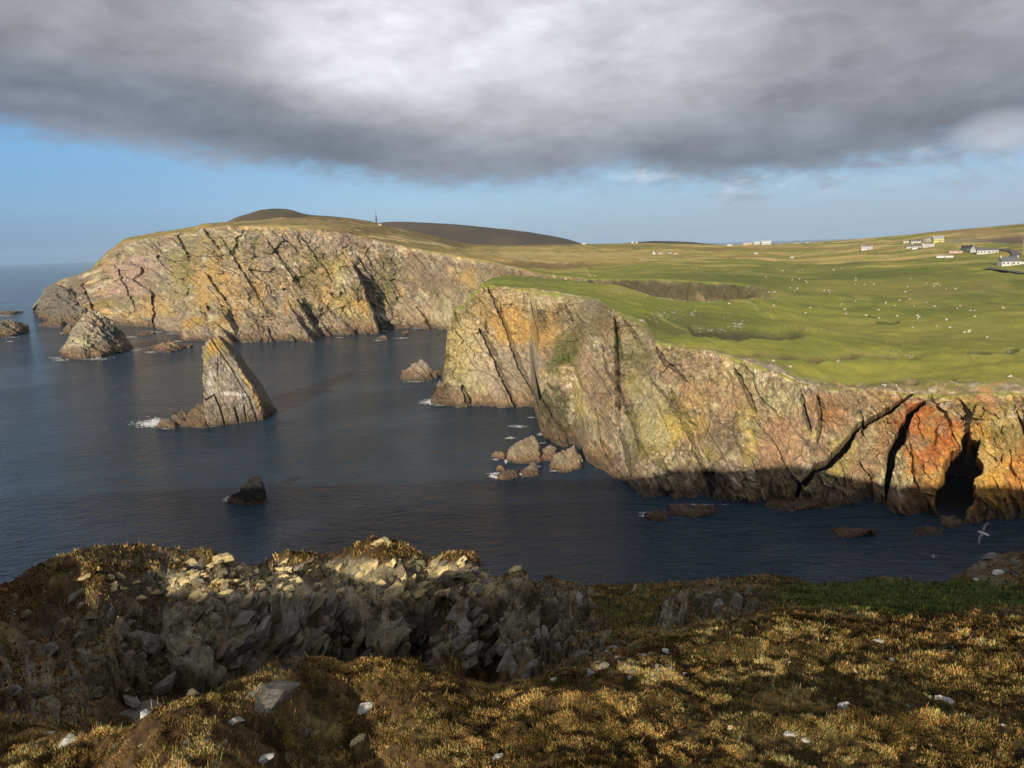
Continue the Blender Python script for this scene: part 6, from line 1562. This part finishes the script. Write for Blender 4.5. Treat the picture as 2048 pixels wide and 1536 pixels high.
def build_mast(hit):
    loc, _ = hit(753, 449.5)
    k = 25.5 * loc.length / FPX
    e = empty('radio_mast', loc, .3); tag(e, 'slim lattice radio mast with dishes on the brown hilltop', 'radio mast', None, 'thing')

    def bar(bm, a, b, r):
        a = Vector(a); b = Vector(b); d = b - a
        bmesh.ops.create_cone(bm, segments=5, radius1=r, radius2=r, depth=d.length, cap_ends=True, matrix=Matrix.Translation((a + b) / 2) @ d.to_track_quat('Z', 'Y').to_matrix().to_4x4())
    tri = [(math.cos(a) , math.sin(a)) for a in (.3, .3 + 2.094, .3 + 4.189)]
    hz = [k * t for t in (0, .12, .24, .36, .48, .6, .7)]
    wd = lambda z: 1.7 - 1.25 * z / (k * .72)
    for i in range(3):
        bm = bmesh.new(); bar(bm, (tri[i][0] * wd(0), tri[i][1] * wd(0), -1), (tri[i][0] * wd(hz[-1]), tri[i][1] * wd(hz[-1]), hz[-1]), .30); bm_mesh('leg', bm, M_('steel'), e)
    bm = bmesh.new()
    for a, b in zip(hz, hz[1:]):
        for i in range(3):
            j = (i + 1) % 3
            bar(bm, (tri[i][0] * wd(a), tri[i][1] * wd(a), a), (tri[j][0] * wd(b), tri[j][1] * wd(b), b), .17); bar(bm, (tri[i][0] * wd(b), tri[i][1] * wd(b), b), (tri[j][0] * wd(b), tri[j][1] * wd(b), b), .17)
    bm_mesh('bracing', bm, M_('steel'), e)
    bm = bmesh.new(); bar(bm, (0, 0, hz[-1] - .5), (0, 0, k), .28); bm_mesh('aerial', bm, M_('steel'), e)
    for z, a, r in ((.34, 3.9, .75), (.47, 5.4, .65), (.26, 4.9, .55), (.58, 4.2, .5)):
        z *= k; w = wd(z) + .35
        bm = bmesh.new(); bmesh.ops.create_cone(bm, segments=14, radius1=r, radius2=r * .75, depth=.5, cap_ends=True, matrix=Matrix.Translation((math.cos(a) * w, math.sin(a) * w, z)) @ Vector((math.cos(a), math.sin(a), 0)).to_track_quat('Z', 'Y').to_matrix().to_4x4())
        bm_mesh('dish', bm, M_('steel'), e)
    e2 = empty('equipment_hut', hit(760, 451)[0] if hit(760, 451)[0] else loc); tag(e2, 'tiny flat hut at the foot of the radio mast', 'hut', None, 'thing')
    box_obj('wall', (-2, 2, -1.4, 1.4, -1, 2.1), M_('stone'), e2); box_obj('roof', (-2.2, 2.2, -1.6, 1.6, 2.103, 2.3), M_('slate'), e2); box_obj('door', (.3, 1.1, -1.46, -1.402, 0, 1.9), M_('door'), e2)


def ellipsoid(bm, c, r, seg=10, rings=7, rot=None):
    m = Matrix.Translation(c) @ (rot or Matrix.Identity(4)) @ Matrix.Diagonal((*r, 1))
    bmesh.ops.create_uvsphere(bm, u_segments=seg, v_segments=rings, radius=1, matrix=m)


def sheep_mesh(name, graze):
    """one continuous fleece skin over trunk, neck, head and four jointed legs (length along x)"""
    me = bpy.data.meshes.new(name + '_cage')
    hz = .30 if graze else .92
    hx = .66 if graze else .64
    P = [(-.42, 0, .60), (0, 0, .60), (.30, 0, .62), (.46, 0, .66 if not graze else .55), (hx, 0, hz), (hx + .17, 0, hz - .08)]
    R = [.22, .27, .24, .13, .10, .055]
    E = [(0, 1), (1, 2), (2, 3), (3, 4), (4, 5)]
    for x, root in ((.28, 2), (-.36, 0)):
        for s in (-.13, .13):
            i = len(P); kx = .03 if x > 0 else -.06
            P += [(x, s, .42), (x + kx, s, .22), (x, s, 0)]; R += [.085, .045, .035]; E += [(root, i), (i, i + 1), (i + 1, i + 2)]
    for s in (-1, 1):
        i = len(P); P += [(hx - .02, s * .12, hz + .05)]; R += [.03]; E += [(4, i)]
    i = len(P); P += [(-.66, 0, .52)]; R += [.04]; E += [(0, i)]
    me.from_pydata(P, E, [])
    o = bpy.data.objects.new(name + '_cage', me); COL.objects.link(o)
    sk = o.modifiers.new('skin', 'SKIN'); sb = o.modifiers.new('sub', 'SUBSURF'); sb.levels = sb.render_levels = 1
    for v, r in zip(me.skin_vertices[0].data, R): v.radius = (r, r)
    me.skin_vertices[0].data[1].use_root = True
    bpy.context.view_layer.update()
    out = bpy.data.meshes.new_from_object(o.evaluated_get(bpy.context.evaluated_depsgraph_get())); out.name = name
    bpy.data.objects.remove(o); bpy.data.meshes.remove(me)
    for p in out.polygons: p.use_smooth = True
    out.materials.clear(); out.materials.append(M_('fleece'))
    return out


SHEEP = [(703, 549), (701, 568), (697, 600), (772, 602), (815, 580), (848, 597), (1142, 552), (1268, 588), (1115, 620), (1325, 598), (1325, 618), (1340, 597), (1357, 596), (1373, 611), (1424, 636), (1500, 635), (1098, 660), (448, 650), (486, 648), (493, 668), (46, 770), (700, 734), (588, 758), (338, 787), (617, 800), (300, 830),
         (625, 836), (885, 806), (945, 744), (941, 758), (1016, 772), (1052, 728), (1132, 717), (1169, 775), (1268, 746), (1332, 776), (1538, 775), (1513, 793), (1618, 810), (1650, 810), (1880, 789), (1652, 860), (1427, 884), (1196, 850), (1207, 861), (1198, 872), (1033, 854), (888, 870), (783, 850), (1155, 948), (1344, 936), (1455, 946),
         (1573, 986), (1612, 972), (1607, 985), (1752, 1024), (1938, 1343), (827, 435), (590, 473), (518, 480), (528, 478), (530, 487), (272, 482), (243, 488), (252, 556), (193, 565), (300, 570), (312, 585), (235, 630), (232, 640), (208, 652), (55, 660), (40, 665), (10, 662), (115, 490), (176, 628), (430, 352), (445, 352), (500, 350), (515, 352),
         (292, 358), (655, 342), (318, 383), (952, 382), (980, 380), (1030, 377), (1085, 376), (920, 1408), (935, 1415), (1025, 1415), (560, 1222), (180, 1262), (42, 1216)]
SHEEP_L = [(1386, 536), (1393, 537), (1404, 512), (1424, 514), (1412, 513), (1484, 523), (1566, 542), (1597, 542), (1604, 540), (1532, 555), (1404, 543), (1498, 588), (1458, 609), (1190, 553)]


def build_sheep(hits):
    src = [sheep_mesh('sheep_standing', False), sheep_mesh('sheep_grazing', True)]
    rg = random.Random(21)
    pts = [(1536 + a / 4, 420 + b / 4, 'sheep') for a, b in SHEEP] + [(a, b, 'far') for a, b in SHEEP_L]
    special = {(1752, 1024): 'sheep alone on bright grass above the gatepost', (1938, 1343): 'sheep alone near the cliff edge at the right', (1880, 789): 'sheep alone high on the right hand pasture', (1573, 986): 'left sheep of the trio on the lower pasture', (1612, 972): 'upper sheep of the trio on the lower pasture', (1607, 985): 'right sheep of the trio on the lower pasture', (560, 1222): 'sheep alone on the strip of grass before the cliff',
               (1155, 948): 'sheep alone below the dark grass hollow', (46, 770): 'sheep alone beside the shadowed inlet head'}
    sp = {(1536 + a / 4, 420 + b / 4): v for (a, b), v in special.items()}
    for px, py, z in pts:
        loc = None
        for h in hits:
            l, n = h(px, py)
            if l is not None and (loc is None or l.length < loc.length): loc = l
        if loc is None: continue
        o = bpy.data.objects.new('sheep', src[1] if rg.random() < .75 else src[0]); COL.objects.link(o)
        o.location = loc + Vector((0, 0, -.03)); o.rotation_euler = (0, 0, rg.choice((0, math.pi)) + rg.gauss(0, .7))
        k = .76 + .2 * rg.random(); o.scale = (k,) * 3
        if (px, py) in sp: tag(o, sp[(px, py)], 'sheep', 'sheep on the pasture', 'thing')
        elif py < 535: tag(o, 'tiny white sheep dotted over the striped far fields', 'sheep', 'sheep in the far fields', 'thing')
        elif py < 600: tag(o, 'small white sheep grazing on the upper green pasture', 'sheep', 'sheep on the upper pasture', 'thing')
        elif py > 760: tag(o, 'white sheep grazing in a row on the cliff edge', 'sheep', 'sheep on the cliff edge', 'thing')
        else: tag(o, 'white sheep spread over the middle of the green pasture', 'sheep', 'sheep on the pasture', 'thing')


def bird(label, px, py, r, span, heading, bank, pitch=0.0, flap=.12):
    """a seabird gliding: body with head and tail as one skin, wings as parts"""
    loc = at_r(px, py, r)
    e = empty('seabird', loc); e.rotation_euler = (pitch, bank, heading); e.scale = (span,) * 3
    tag(e, label, 'seabird', None, 'thing')
    bm = bmesh.new(); rings = []
    prof = [(-.24, .012, .006), (-.20, .05, .012), (-.12, .045, .035), (0, .062, .058), (.09, .055, .055), (.15, .038, .038), (.19, .042, .042), (.22, .03, .03), (.245, .012, .012), (.275, .004, .004)]
    for y, a, b in prof: rings.append([bm.verts.new((math.cos(t) * a, y, math.sin(t) * b)) for t in np.linspace(0, 2 * math.pi, 10, endpoint=False)])
    for p, q in zip(rings, rings[1:]):
        for i in range(10): bm.faces.new((p[i], p[(i + 1) % 10], q[(i + 1) % 10], q[i]))
    bm.faces.new(rings[0][::-1]); bm.faces.new(rings[-1])
    bm_mesh('body', bm, M_('feather'), e, True)
    for s in (-1, 1):
        bm = bmesh.new(); st = []
        for x, yl, yt, z in ((.03, .09, -.06, .02), (.15, .11, -.04, .02 + flap * .12), (.27, .095, -.03, .02 + flap * .18), (.38, .06, -.035, .02 + flap * .12), (.46, .015, -.045, .02), (.50, -.04, -.06, .0)):
            st.append([bm.verts.new((s * x, y, z + dz)) for y, dz in ((yl, 0), ((yl * .6 + yt * .4), .012), (yt, 0), ((yl * .6 + yt * .4), -.004))])
        for p, q in zip(st, st[1:]):
            for i in range(4): bm.faces.new((p[i], p[(i + 1) % 4], q[(i + 1) % 4], q[i]))
        bm.faces.new(st[0]); bm.faces.new(st[-1][::-1]); bmesh.ops.recalc_face_normals(bm, faces=bm.faces)
        bm_mesh('wing', bm, M_('wing'), e, True)


def build_birds():
    bird('large grey winged seabird banking steeply over the dark inlet at the right', 1967, 1067, 33, .98, .35, -1.12)
    bird('small white seabird flying away over the dark inlet', 1867, 1113, 78, .78, .1, .05, .5, .3)
    bird('tiny white seabird low over the sea left of the leaning stack', 226, 774, 300, .9, .8, .3)
    bird('tiny white seabird in front of the middle headland cliff', 882, 726, 260, .8, -.5, .5)


# ------------------------------------------------------------------ build
build_camera(); build_sun(); build_world(); build_sea(); build_haze()
LAND = land_material('coast_land', 1.0)
FARLAND = land_material('far_coast_land', 2.6)
NEARLAND = land_material('near_land', 0.09)
build_headland(LAND)
build_far_land(FARLAND)
build_hills(FARLAND)
build_foreground(NEARLAND)
scatter_vegetation(plant_material())
build_sea_rocks(LAND, FARLAND); build_foam()
bpy.context.view_layer.update()
near_g, head_g, far_g = (bpy.data.objects[n] for n in ('near_ground', 'headland_terrain', 'far_cliffs_terrain'))
build_stones(caster(near_g), caster(head_g), caster(far_g))
hits = [caster(o) for o in (head_g, far_g)]
build_crofts(hits[1]); build_fence(hits[0]); build_mast(hits[1]); build_sheep(hits); build_birds()
